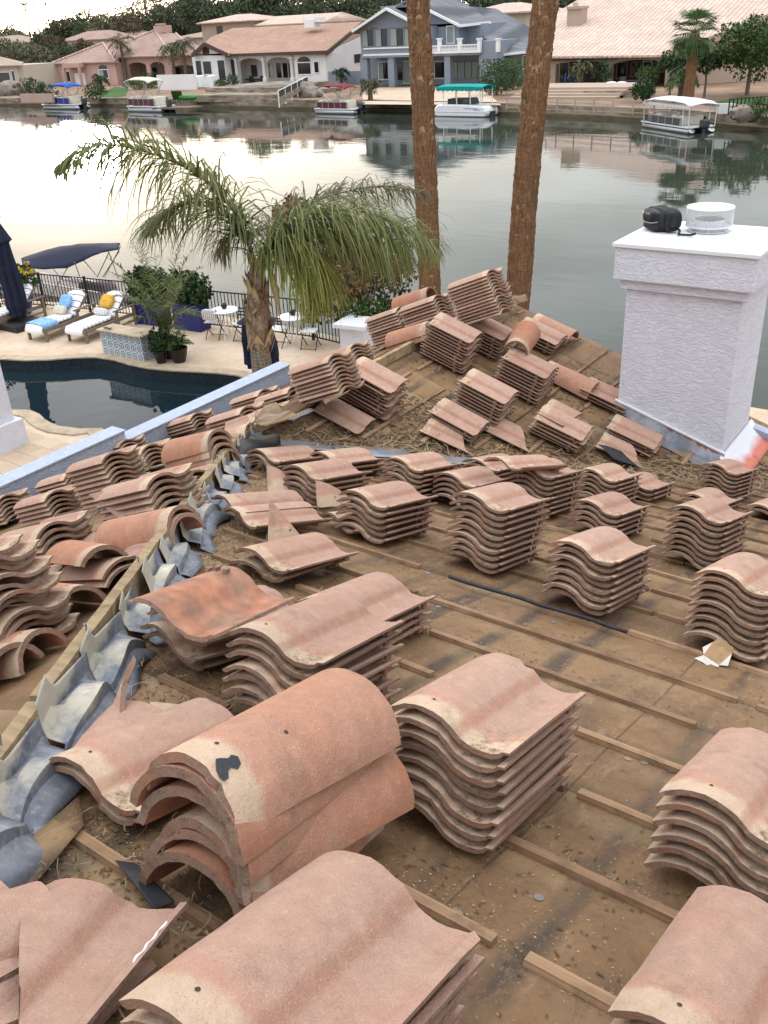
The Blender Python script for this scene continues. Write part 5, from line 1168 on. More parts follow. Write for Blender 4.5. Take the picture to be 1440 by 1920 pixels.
W_PINK=wallm('pink_stucco',(.50,.33,.28)); W_WHT=wallm('white_stucco',(.74,.73,.72)); W_GREY=wallm('blue_grey_stucco',(.24,.27,.325)); W_BEI=wallm('beige_stucco',(.42,.32,.25)); W_TRIM=wallm('white_trim',(.78,.78,.78)); W_DARK=wallm('brown_fascia',(.09,.055,.045)); W_CREAM=wallm('cream_stucco',(.50,.44,.36)); W_INT=wallm('porch_shadow_wall',(.30,.24,.20))
M_GLASS=mat('window_glass',(.015,.018,.02),.08,.1,.5,spec=.6); M_BLIND=mat('window_blinds',(.28,.33,.31),.5,.08,.5,stretch=(1,6,1)); M_FRM=mat('window_frame_dark',(.05,.045,.04),.5)
M_FARG=leafmat('far_green_leaf',(.045,.07,.035),(.10,.12,.065)); M_FARO=leafmat('far_olive_leaf',(.08,.085,.05),(.16,.15,.09))  # greens lightened to paint distance haze into the far crowns
M_BRN=leafmat('muted_brown_leaf',(.085,.065,.038),(.14,.105,.065))
class Hs:
    def __init__(s,name,label,px,py):
        s.X=onz(px,py,ZG).x; P=onz(px,py,ZG); s.t=wt(name,label,'house',Vector((s.X,P.y,ZG)))
    def p(s,px,py,b=0): return onx(px,py,s.X+b)
    def rect(s,a,b_,c,d,back=0): # px left, top, right, bottom -> y0(right),y1(left),z0,z1
        L=s.p(a,(b_+d)/2,back); Rr=s.p(c,(b_+d)/2,back); zt=s.p((a+c)/2,b_,back).z; zb=s.p((a+c)/2,d,back).z; return Rr.y,L.y,zb,zt
    def box(s,name,a,b_,c,d,mt,back=0,depth=.3,z0=None):
        y0,y1,za,zb=s.rect(a,b_,c,d,back); za=za if z0 is None else z0
        return wbuild(MB().box((s.X+back,y0,za),(s.X+back+depth,y1,zb)),name,mt,s.t)
    def win(s,a,b_,c,d,back=0,panes=2,mt=None,trim=W_TRIM,tw=.12,arch=False,frm=None):
        y0,y1,z0,z1=s.rect(a,b_,c,d,back); x=s.X+back; f=wbuild(MB().box((x-.09,y0-tw,z0-tw),(x-.02,y0,z1+tw)).box((x-.09,y1,z0-tw),(x-.02,y1+tw,z1+tw)).box((x-.085,y0,z1),(x-.02,y1,z1+tw)).box((x-.085,y0,z0-tw),(x-.02,y1,z0)),'window',trim,s.t)
        for k in range(panes):
            a_=y0+(y1-y0)*k/panes; b2=y0+(y1-y0)*(k+1)/panes
            o=wbuild(MB().box((x-.05,a_+.03,z0+.03),(x-.03,b2-.03,z1-.03)),'pane',(mt or [M_GLASS,M_BLIND][k%2]),s.t); m_=o.matrix_basis.copy()
            o.parent=f; 
            wbuild(MB().box((x-.07,a_-.03,z0),(x-.03,a_+.03,z1)).box((x-.07,b2-.03,z0),(x-.03,b2+.03,z1)).box((x-.07,a_,z1-.05),(x-.03,b2,z1)),'mullion',frm or M_FRM,s.t).parent=f
        if arch: 
            pts=[((y0+y1)/2+(y1-y0)/2*math.cos(q*math.pi/8),z1+tw+.04+(y1-y0)*.28*math.sin(q*math.pi/8)) for q in range(9)]; wbuild(MB().prism(pts,0,.05,0,Matrix(((0,0,1,x-.07),(1,0,0,0),(0,1,0,0),(0,0,0,1)))),'arch_pane',M_GLASS,s.t)
        return f
    def poly(s,name,pts,mt,th=.14):  # pts: (px,py,back)
        return wbuild(MB().slab([s.p(*q) for q in pts],th),name,mt,s.t)
    def arcwall(s,a,b_,c,arches,mt,back=0,th=.35,ztop=None):
        # porch front with arched openings: arches (pxL, pxR, py spring, py crown)
        x=s.X+back; yL=s.p(a,b_,back).y; yR=s.p(c,b_,back).y; zt=s.p((a+c)/2,b_,back).z; M=Matrix(((0,0,1,x),(1,0,0,0),(0,1,0,0),(0,0,0,1)))
        cur=yL
        for (l,r_,sp_,cr) in arches:
            y1=s.p(l,sp_,back).y; y0=s.p(r_,sp_,back).y; zs=s.p((l+r_)/2,sp_,back).z; zc=s.p((l+r_)/2,cr,back).z
            wbuild(MB().prism([(cur,ZG),(y1,ZG),(y1,zt),(cur,zt)],0,th,0,M),'porch_pier',mt,s.t)
            n=12; arc=[((y0+y1)/2-(y1-y0)/2*math.cos(q*math.pi/n),zs+(zc-zs)*math.sin(q*math.pi/n)) for q in range(n+1)]
            mb=MB()
            for q in range(n): mb.prism([arc[q],arc[q+1],(arc[q+1][0],zt),(arc[q][0],zt)],0,th,0,M)
            wbuild(mb,'arch',mt,s.t); cur=y0
        wbuild(MB().prism([(cur,ZG),(yR,ZG),(yR,zt),(cur,zt)],0,th,0,M),'porch_pier',mt,s.t)
# ---- pink house
H=Hs('stucco_house','pink stucco hip roofed house with arched porch across the lake at left',160,160)
H.box('wall',101,119,219,163,W_PINK,0,9,ZG); 
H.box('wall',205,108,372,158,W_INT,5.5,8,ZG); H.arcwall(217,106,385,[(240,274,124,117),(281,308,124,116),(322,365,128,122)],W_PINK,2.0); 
H.box('eave_band',99,116.5,220,120,W_PINK,-.25,.4); H.box('eave_band',214,103.5,388,107,W_PINK,1.6,.4)
e0=[(97,119,-.5),(216,115.5,-.5)]
H.poly('roof',[(97,119,-.5),(216,115.5,-.5),(193,81,6)],R_PINK); H.poly('roof',[(97,119,-.5),(193,81,6),(236,68,12),(150,96,14)],R_PINK); H.poly('roof',[(216,115.5,-.5),(236,108,4),(260,68,12),(193,81,6)],R_PINK)
H.poly('roof',[(205,107,1.2),(392,102,1.2),(366,80,8),(330,63,10),(290,57.5,10)],R_PINK); H.poly('roof',[(205,107,1.2),(290,57.5,10),(270,60,18),(200,90,16)],R_PINK)
for a,b in (((193,81,5.9),(216,115.5,-.6)),((290,57.5,9.9),(312,90,4)),((290,57.5,9.9),(206,92,7)),((193,81,5.9),(97,119,-.6)),((330,63,9.9),(346,80,6))): wbuild(MB().tube([H.p(*a)+Vector((0,0,.1)),H.p(*b)+Vector((0,0,.1))],.15,5),'ridge_row',R_PEACH,H.t)
H.box('chimney_stack',288,48,306,62,W_PINK,9,2,); H.box('chimney_top',291,44,303,47,W_PINK,9.3,1)
H.win(120,134,132,153,0,2); H.win(187,131,203,146,0,2,arch=True)
y0,y1,z0,z1=H.rect(137,133,163,161); wbuild(MB().box((H.X-1.6,y0-.3,ZG),(H.X-1.2,y0,z1+.6)).box((H.X-1.6,y1,ZG),(H.X-1.2,y1+.3,z1+.6)).box((H.X-1.6,y0-.3,z1+.6),(H.X,y1+.3,z1+1.3)),'entry_arch',W_PINK,H.t); H.box('door',141,137,160,161,W_TRIM,-.12,.1)
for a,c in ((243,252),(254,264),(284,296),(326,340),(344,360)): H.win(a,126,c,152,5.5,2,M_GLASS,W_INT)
# ---- cream house far left
H=Hs('stucco_house','cream house with tan tile roof at the far left edge',5,168); H.box('wall',-120,125,36,168,W_CREAM,0,9,ZG); H.poly('roof',[(-140,126,-.6),(41,122,-.6),(0,106,5),(-90,96,8)],R_TAN); H.poly('roof',[(41,122,-.6),(44,116,8),(0,106,5)],R_TAN); H.win(-8,136,20,159,0,1,M_GLASS); H.win(24,133,29,157,0,1,M_GLASS)
# ---- white house
H=Hs('stucco_house','white house with terracotta roof, gabled bay and arched patio across the lake',440,161)
H.box('wall',425,100,608,160,W_WHT,4.0,9,ZG); H.arcwall(424,101,612,[(447,491,119,109),(499,547,119,107),(549,551,119,118)],W_WHT,1.0,.4)
H.box('wall',553,101,612,155,W_WHT,.9,3.2,ZG)
H.box('bay_wall',363,101,424,162,W_WHT,-.3,6,ZG)
g=[H.p(363,104,-.3),H.p(424,104,-.3),H.p(385,83,-.3)]; wbuild(MB().prism([(g[0].y,g[0].z),(g[1].y,g[1].z),(g[2].y,g[2].z)],0,.3,0,Matrix(((0,0,1,H.X-.3),(1,0,0,0),(0,1,0,0),(0,0,0,1)))),'gable',W_WHT,H.t)
H.poly('roof',[(360,102,-1),(384,80.5,-1),(436,53,14),(395,70,14)],R_TERR,.3); H.poly('roof',[(384,80.5,-1),(425,101,-1),(470,88,8),(436,53,14)],R_TERR,.3)
H.poly('roof',[(424,101,.3),(612,98,.3),(681,40,16),(436,53,14)],R_TERR,.3); H.poly('roof',[(436,53,14),(681,40,16),(700,60,30),(460,70,28)],R_TERR,.2)
H.box('fascia',424,98,612,103.5,W_DARK,.1,.25); 
for (a,b) in (((360,104,-1.1),(384,83,-1.1)),((384,83,-1.1),(426,103,-1.1)),((612,100,.3),(681,43,16))): wbuild(MB().bar(H.p(*a),H.p(*b),.25,.5),'rake_board',W_DARK,H.t)
a=H.p(610,100,1.0); b=H.p(681,46,16); wbuild(MB().add([(a.x,a.y,ZG),(b.x+2,a.y,ZG),(b.x+2,a.y,b.z-.9),(b.x,a.y,b.z-.3),(a.x,a.y,a.z)],[(0,1,2,3,4)]).add([(a.x,a.y+.3,ZG),(b.x+2,a.y+.3,ZG),(b.x+2,a.y+.3,b.z-.9),(b.x,a.y+.3,b.z-.3),(a.x,a.y+.3,a.z)],[(4,3,2,1,0)]),'side_wall',W_WHT,H.t,None,False)
P=ony(672,110,a.y-.02); wbuild(MB().box((P.x-1,a.y-.06,P.z-.5),(P.x+1,a.y-.01,P.z+.6)),'window',M_GLASS,H.t)
H.box('chimney_stack',570,37,588,52,W_TRIM,10,1.6); H.box('chimney_top',568,33,599,42,W_TRIM,10.2,1.5)
for q in ((369,114,379,147),(382,115,397,139),(410,113,423,151),(430,111,441,143)): H.win(*q,-.3 if q[0]<424 else .9,1,M_GLASS)
H.box('gable_vent',380,88,392,104,W_DARK,-.36,.05)
H.win(559,118,583,139,.9,1,M_GLASS,arch=True); H.win(590,116,598,136,.9,1,M_GLASS); H.box('door',471,122,481,143,W_DARK,3.85,.12)
for q in ((519,118,528,146),(531,118,540,146),(542,118,547,146),(500,118,507,146)): H.win(*q,4.0,1,M_GLASS)
for px_ in (446,497.5,549): 
    P=H.p(px_,150,.75); wbuild(MB().lathe([(.36,ZG),(.36,ZG+.9),(.24,ZG+.95),(.24,ZG+3.3),(.34,ZG+3.4),(.34,ZG+3.6)],(P.x,P.y,0),14),'porch_column',W_WHT,H.t,50)
# ---- grey house
H=Hs('stucco_house','two storey blue grey house with white balcony between the palm trunks',770,163)
H.box('wall',676,52,800,100,W_GREY,0,9); H.box('wall',676,106,905,163,W_GREY,3.2,8,ZG); H.box('floor_band',676,99,900,106,W_GREY,-.1,3.6); H.box('upper_wall',800,45,860,100,W_GREY,2.6,7); H.box('upper_wall',855,45,908,100,W_GREY,4.5,6)
for px_ in (683,733,790,838): H.box('porch_column',px_-5,105,px_+6,165,W_GREY,.1,.7,ZG)
H.box('trim_band',681,88,800,91,W_TRIM,-.16,.1); H.box('trim_band',681,100,800,103.5,W_TRIM,-.16,.1)
g=[H.p(674,52,0),H.p(800,54,0),H.p(724,17,0)]; wbuild(MB().prism([(g[0].y,g[0].z),(g[1].y,g[1].z),(g[2].y,g[2].z)],0,.3,0,Matrix(((0,0,1,H.X),(1,0,0,0),(0,1,0,0),(0,0,0,1)))),'gable',W_GREY,H.t)
g=[H.p(770,54,2.6),H.p(862,48,2.6),H.p(785,8,2.6)]; wbuild(MB().prism([(g[0].y,g[0].z),(g[1].y,g[1].z),(g[2].y,g[2].z)],0,.3,0,Matrix(((0,0,1,H.X+2.6),(1,0,0,0),(0,1,0,0),(0,0,0,1)))),'gable',W_GREY,H.t)
H.poly('roof',[(660,57,-1),(724,14,-1),(760,6,12),(700,30,12)],R_GREY,.25); H.poly('roof',[(724,14,-1),(770,38,-1),(800,20,12),(760,6,12)],R_GREY,.25)
H.poly('roof',[(785,8,1.8),(862,46,1.8),(920,40,6),(878,10,15),(835,-12,15)],R_GREY,.25); H.poly('roof',[(742,10,1.8),(785,8,1.8),(835,-12,15),(790,-14,15)],R_GREY,.25); H.poly('roof',[(742,12,1.9),(762,-1,1.9),(790,-14,15),(770,0,15)],R_GREY,.25)
H.poly('roof',[(900,60,5),(938,101,1.2),(998,94,1.2),(998,54,9),(930,16,14),(880,12,15)],R_GREY,.25)
for a,b in (((660,59,-1.1),(724,16.5,-1.1)),((724,16.5,-1.1),(770,40,-1.1)),((785,10,1.7),(862,48.5,1.7)),((938,103,1.1),(998,96,1.1)),((862,48.5,1.7),(920,42,6))): wbuild(MB().bar(H.p(*a),H.p(*b),.2,.28),'rake_board',W_TRIM,H.t)
for q in ((679,56,701,87),(704,54,727,87),(732,53,757,86),(759,53,785,86)): H.win(*q,0,2,None,W_GREY,.08)
H.win(839,50,851,80,2.6,1,M_BLIND); H.win(861,50,867,80,4.5,1,M_BLIND); H.win(846,115,897,146,3.2,4,M_BLIND,W_GREY,.08); H.win(907,111,935,134,5.2,4,M_BLIND,W_GREY,.08); H.win(816,116,836,146,3.2,1,M_GLASS); H.win(711,117,728,148,3.2,2,None); H.win(757,116,769,155,3.2,1,M_BLIND); H.win(739,117,755,150,3.2,1,M_GLASS,W_GREY)
H.box('wall',898,76,938,165,W_GREY,.2,8,ZG); H.win(907,111,934,134,.2,4,M_BLIND,W_GREY,.08); H.box('wall',936,101,1000,165,W_GREY,2,9,ZG); H.win(982,105,989,128,2,1,M_GLASS)
H.box('chimney_stack',714,11,738,20,W_GREY,9,1.2)
# balcony rail
y0,y1,z0,z1=H.rect(806,84,898,98,-.2); wbuild(MB().box((H.X-.3,y0,z1-.12),(H.X-.1,y1,z1)),'top_rail',W_TRIM,H.t); wbuild(MB().box((H.X-.3,y0,z0-.1),(H.X-.1,y1,z0+.12)),'bottom_rail',W_TRIM,H.t)
bal=MB().lathe([(.05,0),(.09,.2),(.045,.45),(.05,z1-z0-.2)],n=6).mesh('baluster',[W_TRIM],50)
for k in range(1,34): o=link('baluster',bal,H.t); o.location=Vector((H.X-.2,y0+(y1-y0)*k/34,z0+.1))-H.t.location
for px_ in (824,862,899,934): 
    P=H.p(px_,76,-.2); wbuild(MB().box((P.x-.2,P.y-.2,z0-.1),(P.x+.2,P.y+.2,P.z+.1)).box((P.x-.28,P.y-.28,P.z+.1),(P.x+.28,P.y+.28,P.z+.25)),'balcony_post',W_TRIM,H.t)
# ---- beige house
H=Hs('stucco_house','large beige house with pale peach tile roof and arched porch across the lake at right',1130,163)
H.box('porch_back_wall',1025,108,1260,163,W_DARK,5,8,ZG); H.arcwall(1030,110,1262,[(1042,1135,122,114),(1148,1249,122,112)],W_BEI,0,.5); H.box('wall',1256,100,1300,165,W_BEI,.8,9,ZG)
H.poly('roof',[(1026,106,-.8),(1256,103,-.8),(1440,30,7),(1500,-6,16),(1340,-90,26),(1150,-40,26),(1040,25,14)],R_PEACH,.25)
mb=MB(); a,b=H.p(1026,107,-.85),H.p(1256,104,-.85)
for k in range(60): P=a.lerp(b,k/59); mb.lathe([(.0001,P.z-.16),(.14,P.z-.12),(.14,P.z+.06),(.0001,P.z+.12)],(P.x,P.y,0),6)
wbuild(mb,'eave_tiles',R_PEACH,H.t); H.box('fascia',1026,106,1258,111,W_DARK,-.5,.3)
a=H.p(1256,104,-.6); b=H.p(1440,33,7); wbuild(MB().bar(a,b,.3,.7),'rake_board',W_BEI,H.t)
q=[H.p(1256,106,.2),H.p(1440,36,7.2),H.p(1700,-60,16)]; q=[(v.x,v.y,v.z-.2) for v in q]; wbuild(MB().add([(q[0][0],q[0][1],ZG),(q[1][0],q[1][1],ZG),(q[2][0],q[2][1],ZG),q[2],q[1],q[0]],[(0,1,4,5),(1,2,3,4)]),'side_wall',W_BEI,H.t,None,False)
H.box('chimney_stack',1063,16,1090,54,W_BEI,9,1.6); H.box('chimney_top',1062,12,1091,17,W_BEI,8.8,2.0); H.box('flue',1074,5,1081,13,W_TAN if False else W_CREAM,9.4,.5)
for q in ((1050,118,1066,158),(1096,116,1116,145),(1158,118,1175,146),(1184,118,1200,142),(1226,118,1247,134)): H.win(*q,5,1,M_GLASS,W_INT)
H.win(1206,116,1220,157,5,1,M_GLASS); 
# ---- houses further back, roofs peeking between trees
def back_house(label,px0,px1,pyb,pyt,dist,rm,wmt,rise=12,seed=0,hip=True):
    A=hit(px0,pyb,(1,0,0),dist); B=hit(px1,pyb,(1,0,0),dist); ze=hit((px0+px1)/2,pyt+rise,(1,0,0),dist).z; zr=hit((px0+px1)/2,pyt,(1,0,0),dist).z
    t=wt('stucco_house',label,'house',Vector((dist,(A.y+B.y)/2,ZG))); d=12; k=4 if hip else 0
    wbuild(MB().box((dist,B.y,ZG-.5),(dist+d,A.y,ze)),'wall',wmt,t)
    e=.7; p=[(dist-e,B.y-e,ze),(dist-e,A.y+e,ze),(dist+d+e,A.y+e,ze),(dist+d+e,B.y-e,ze)]; r1=(dist+d/2,B.y+k,zr); r2=(dist+d/2,A.y-k,zr)
    wbuild(MB().slab([p[0],p[1],r2,r1],.2),'roof_slope',rm,t); wbuild(MB().slab([p[1],p[2],r2],.2),'roof_slope',rm,t); wbuild(MB().slab([p[2],p[3],r1,r2],.2),'roof_slope',rm,t); wbuild(MB().slab([p[3],p[0],r1],.2),'roof_slope',rm,t)
    y=(A.y*.6+B.y*.4); wbuild(MB().box((dist-.06,y-.8,ze-2.4),(dist-.01,y+.8,ze-.7)),'window',M_GLASS,t); return t
back_house('tan roofed two storey house with arched window behind the white house',385,470,110,27,150,R_PEACH,W_BEI,13)
back_house('long peach tile roof behind the white house ridge',470,612,100,28,152,R_PEACH,W_BEI,16,hip=False)
back_house('brown roofed house between the trees above the pink house',125,205,120,58,185,R_PINK,W_CREAM,16)
back_house('low house roof peeking left of the pink house',88,150,115,74,190,R_TAN,W_CREAM,12)
back_house('distant roof above the pink house chimney',225,270,100,54,200,R_PINK,W_CREAM,10)
back_house('pale tile roof between the grey and beige houses',865,985,90,6,135,R_PEACH,W_CREAM,18)
back_house('tan roof at the left edge behind the olive tree',-60,30,120,68,180,R_TAN,W_CREAM,14)
back_house('grey roofed house peeking right of the pink house chimney',330,392,110,60,160,R_TAN,W_CREAM,10)
# ---- yard walls, terraces and pools on the far bank
def yb(name,label,cat,a,c,pyt,pyb,mt,depth=.3,group=None,X=None):
    P=onz((a+c)/2,pyb,ZG); X=X or P.x; L=onx(a,pyb,X); Rr=onx(c,pyb,X); zt=onx((a+c)/2,pyt,X).z
    t=wt(name,label,cat,Vector((X,(L.y+Rr.y)/2,ZG)),group); wbuild(MB().box((X,Rr.y,ZG-.02),(X+depth,L.y,zt)),'wall_panel',mt,t); return t
yb('yard_wall','white yard wall between the pink and white houses','wall',297,368,140,168,W_WHT,.3); yb('yard_wall','low pink yard wall at the left shore','wall',40,100,176,192,W_PINK,.3); 
yb('yard_wall','blue grey yard wall between the white and grey houses','wall',578,680,134,158,W_GREY,.3); yb('yard_wall','white slatted yard gate right of the beige pool','wall',1345,1375,194,213,W_TRIM,.2)
# raised terrace of the white house
A=onz(362,186,ZG+.0); B=onz(525,186,ZG); X=A.x
t=wt('terrace','stepped pale stone terrace with pool in front of the white house','terrace',Vector((X,(A.y+B.y)/2,ZG))); X2=onz(440,186,ZG).x
L=onx(362,185,X); Rr=onx(524,185,X); wbuild(MB().box((X-.2,Rr.y,ZG-.3),(X+12,L.y,ZG+.45)),'lower_step',M_CONC,t)
X2=X+4; L=onx(385,175,X2); Rr=onx(516,178,X2); wbuild(MB().box((X2,Rr.y,ZG+.452),(X2+11,L.y,ZG+.95)),'upper_step',M_CONC,t); wbuild(MB().box((X2+.5,Rr.y+.8,ZG+.952),(X2+4,(L.y*.55+Rr.y*.45),ZG+.97)),'pool_surface',poolw() if False else M_PTILE,t)
for a,c,h in ((515,580,1),):
    p,q=onz(523,190,ZG+.4),onz(578,160,ZG+.9); 
    t=wt('glass_fence','sloping mesh fence beside the white house terrace','fence',p)
    for k in range(6): P=p.lerp(q,k/5); wbuild(MB().box((P.x-.05,P.y-.05,P.z-.6),(P.x+.05,P.y+.05,P.z+1.0)),'post',W_TRIM,t)
    wbuild(MB().bar(p+Vector((0,0,1.0)),q+Vector((0,0,1.0)),.08,.06),'top_rail',W_TRIM,t); wbuild(MB().bar(p+Vector((0,0,.1)),q+Vector((0,0,.1)),.3,.5),'kerb',M_CONC,t); wbuild(MB().bar(p+Vector((0,0,.6)),q+Vector((0,0,.6)),.02,.75),'mesh_panel',M_FRM,t)
# beige house pool, deck fence
P=onz(1150,180,ZG); t=wt('far_pool','raised oval pool with stone rim in front of the beige house','pool',P); a,b=onz(1085,178,ZG),onz(1215,182,ZG); ry=abs(a.y-b.y)/2; c=(a+b)/2
wbuild(MB().lathe([(1,-.1),(1,.55),(.9,.56),(.9,.5)],n=32),'rim',M_CONC,t,None).data.transform(Matrix.Translation(c-t.location)@Matrix.Diagonal((ry*.45,ry,1,1))@Matrix.Translation(t.location)); wbuild(MB().lathe([(.0001,.50),(.9,.50)],n=32,mi=0),'pool_surface',M_PTILE,t,None).data.transform(Matrix.Translation(c-t.location)@Matrix.Diagonal((ry*.45,ry,1,1))@Matrix.Translation(t.location))
def farfence(label,a,b,n,h,mt):
    p,q=onz(*a,ZG),onz(*b,ZG); t=wt('rail_fence',label,'fence',p)
    for k in range(n+1): P=p.lerp(q,k/n); wbuild(MB().box((P.x-.04,P.y-.04,ZG),(P.x+.04,P.y+.04,ZG+h)),'post',mt,t)
    for z in (h-.05,h*.5,.15): wbuild(MB().bar(p+Vector((0,0,z)),q+Vector((0,0,z)),.04,.06),'rail',mt,t)
farfence('beige rail fence along the shore below the beige house',(950,205),(1225,217),8,1.0,W_BEI); farfence('dark iron fence along the shore at far right',(1365,216),(1480,205),16,1.1,M_IRON)
for (x,y,w_,l,lab) in ((1000,185,6,3.5,'terraced beige steps below the beige house porch'),): 
    P=onz(1060,186,ZG); t=wt('terrace_steps',lab,'steps',P)
    for k in range(4): wbuild(MB().box((P.x+k*1.0,P.y-1-4,ZG+k*.0-.1),(P.x+k*1.0+6,P.y+6,ZG+.2+.2*k)),'step',W_BEI,t)
wbuild_l=struct(poly_sheet('far_lawn',[[onz(x,y,ZG).xy for x,y in ((178,187),(236,180),(240,166),(215,163),(195,172))]],ZG+.02,M_GRASS)); struct(poly_sheet('far_lawn',[[onz(x,y,ZG).xy for x,y in ((1338,192),(1445,198),(1445,184),(1390,181))]],ZG+.02,M_GRASS)); struct(poly_sheet('far_terrace_paving',[[onz(x,y,ZG).xy for x,y in ((680,196),(940,198),(905,166),(680,164))]],ZG+.03,M_TRAV))
# ---- bushes and trees
def bush(label,px,py,r0,h,mt,seed,n=500,size=.19): 
    n=int(n*2.2)
    P=onz(px,py,ZG); t=thing('round_bush',label,'bush',P); m_=MB(); leaves(m_,(0,0,h*.5),(r0,r0,h*.55),n,size,seed,clump=.2); m_.build('foliage',mt,t,None,False); MB().tube([(0,0,0),(0,0,h*.5)],.1,5).build('stem',M_BARK,t)
bush('clipped dark bush left of the blue boat',60,189,2.3,2.9,M_LEAF,1,900); bush('smaller clipped dark bush beside the larger one at left shore',88,188,1.8,2.1,M_LEAF,2,700); bush('dark bush right of the blue boat',181,187,1.7,2.0,M_LEAF,3,600); bush('trimmed hedge mound behind the beige canopied boat',262,168,2.9,1.8,M_LEAF2,4,800); bush('second trimmed mound behind the beige canopied boat',285,165,2.8,2.2,M_LEAF,5,800)
bush('big clipped round bush beside the teal canopied boat',931,178,2.3,3.6,M_LEAF,6,1300); bush('loose green bush behind the clipped round one',962,168,2.4,3.2,M_LEAF2,7,1200); bush('small bush by white house columns',438,163,1.0,1.9,M_LEAF,8,300); bush('stepped clipped bush beside the beige pool',1205,190,1.1,1.9,M_LEAF,9,700); bush('round bush at right corner of beige porch',1212,163,1.3,2.1,M_LEAF2,10,700); bush('bush by the beige porch middle pier',1130,165,1.0,2.8,M_LEAF,11,400); bush('low bush on the white house lawn',416,164,1.2,1.1,M_LEAF2,12,300); bush('green shrub at the right edge near the fence',1425,222,1.3,1.3,M_LEAF2,13,400)
TH=[ # px, ground py, X distance, top py, rad px, mat, label
 (40,62,12,'olive tree',M_OLIVE),]
def ftree(label,px,pyt,dist,rad,mt,seed,n=1400,size=.5,flat=.85):
    P=hit(px,110,(1,0,0),dist); top=hit(px,pyt,(1,0,0),dist); loc=Vector((dist,P.y,ZG)); return tree('tree',label,loc,max(3,(top.z-ZG)*1.08+(3.0 if px>270 else 1.2 if px<120 else 0)),rad,seed,mt,'trees beyond the far houses',n,size,True,flat)
FT=[(75,98,124,4.5,M_OLIVE,'olive green tree close behind the pink yard wall'),(105,88,150,5,M_LEAF,'dark tree between the cream and pink houses'),(45,84,128,6.0,M_OLIVE,'wide olive green tree left of the pink house'),(-10,95,135,6,M_OLIVE,'olive tree at the left frame edge'),(25,52,190,8,M_OLIVE,'tall loose tree at the left sky line'),(60,60,195,9,M_OLIVE,'sunlit tree behind the olive tree'),(92,70,170,5,M_LEAF,'narrow dark tree left of the distant roofs'),(125,28,205,8,M_OLIVE,'airy tree against the bright sky'),(152,24,215,8,M_OLIVE,'second airy tree against the bright sky'),(178,14,210,9,M_LEAF,'dark tree crown left of the pink chimney'),(208,22,205,8,M_OLIVE,'dull green tree behind the pink roof ridge'),(238,26,215,8,M_OLIVE,'broad tree behind the pink chimney left'),(262,22,205,8,M_BRN,'brownish tree behind the pink chimney'),(288,12,215,11,M_OLIVE,'big rounded tree right above the pink chimney'),(325,18,210,9,M_LEAF,'dark tree right of the pink chimney'),(355,20,220,10,M_OLIVE,'olive tree between the pink and white houses'),(395,2,200,9,M_LEAF,'tall dark tree above the white gable'),(375,12,210,7,M_OLIVE,'tree left of the tall dark one'),(425,25,215,8,M_OLIVE,'low tree behind the tan two storey house'),(480,-22,175,8,M_LEAF,'tall dense pine behind the white roof'),(510,-8,180,8,M_LEAF,'dense pine right of the tall one'),(555,4,190,10,M_BRN,'brownish tree above the long peach roof'),(590,6,200,10,M_OLIVE,'olive tree above the long peach roof'),(625,4,175,9,M_LEAF,'dark tree left of the grey roof'),(660,0,180,9,M_LEAF,'dark green tree behind the grey gable'),(700,-8,180,10,M_LEAF,'deep green tree behind the grey house'),(740,-14,185,10,M_LEAF,'large tree behind the grey house ridge'),(880,-14,180,11,M_LEAF,'dark tree right of the grey ridge'),(930,-14,185,11,M_LEAF,'dark tree above pale roof left part'),(980,-16,180,11,M_LEAF,'dark tree above pale roof right part'),(1035,-24,170,11,M_LEAF,'tree behind the right palm trunk'),(1080,-22,165,9,M_LEAF,'tree above the beige chimney'),(110,75,160,4,M_BRN,'reddish small tree beside the pink house'),(160,72,158,4.5,M_BRN,'bare reddish shrub tree above the pink roof'),(70,92,150,5,M_OLIVE,'olive tree right of the left edge'),(15,82,150,6,M_LEAF,'darker tree behind the cream house'),(-40,60,200,10,M_OLIVE,'tree beyond the left frame edge'),(0,70,200,8,M_BRN,'warm brown tree at the left sky line')]
for k,(x,y,d,rd,mt,lab) in enumerate(FT): ftree(lab,x,y,d,rd,{M_LEAF:M_FARG,M_OLIVE:M_FARO}.get(mt,mt),k+3,5200 if d>165 else 4500,.72 if d>165 else .5)
P=onz(1400,178,ZG); tree('citrus_tree','dense round green tree against the beige side wall',P,6.8,4.2,5,M_LEAF2,None,4200,.34,True,.75); P=onz(1425,190,ZG); 
for k,(x,y,lab) in enumerate(((1255,178,'bushy tree behind the fan palm trunk left'),(1320,182,'bushy plant behind the fan palm trunk right'))): P=onz(x,y,ZG); tree('small_tree',lab,P,4.2,1.6,k+2,M_LEAF,None,900,.3)
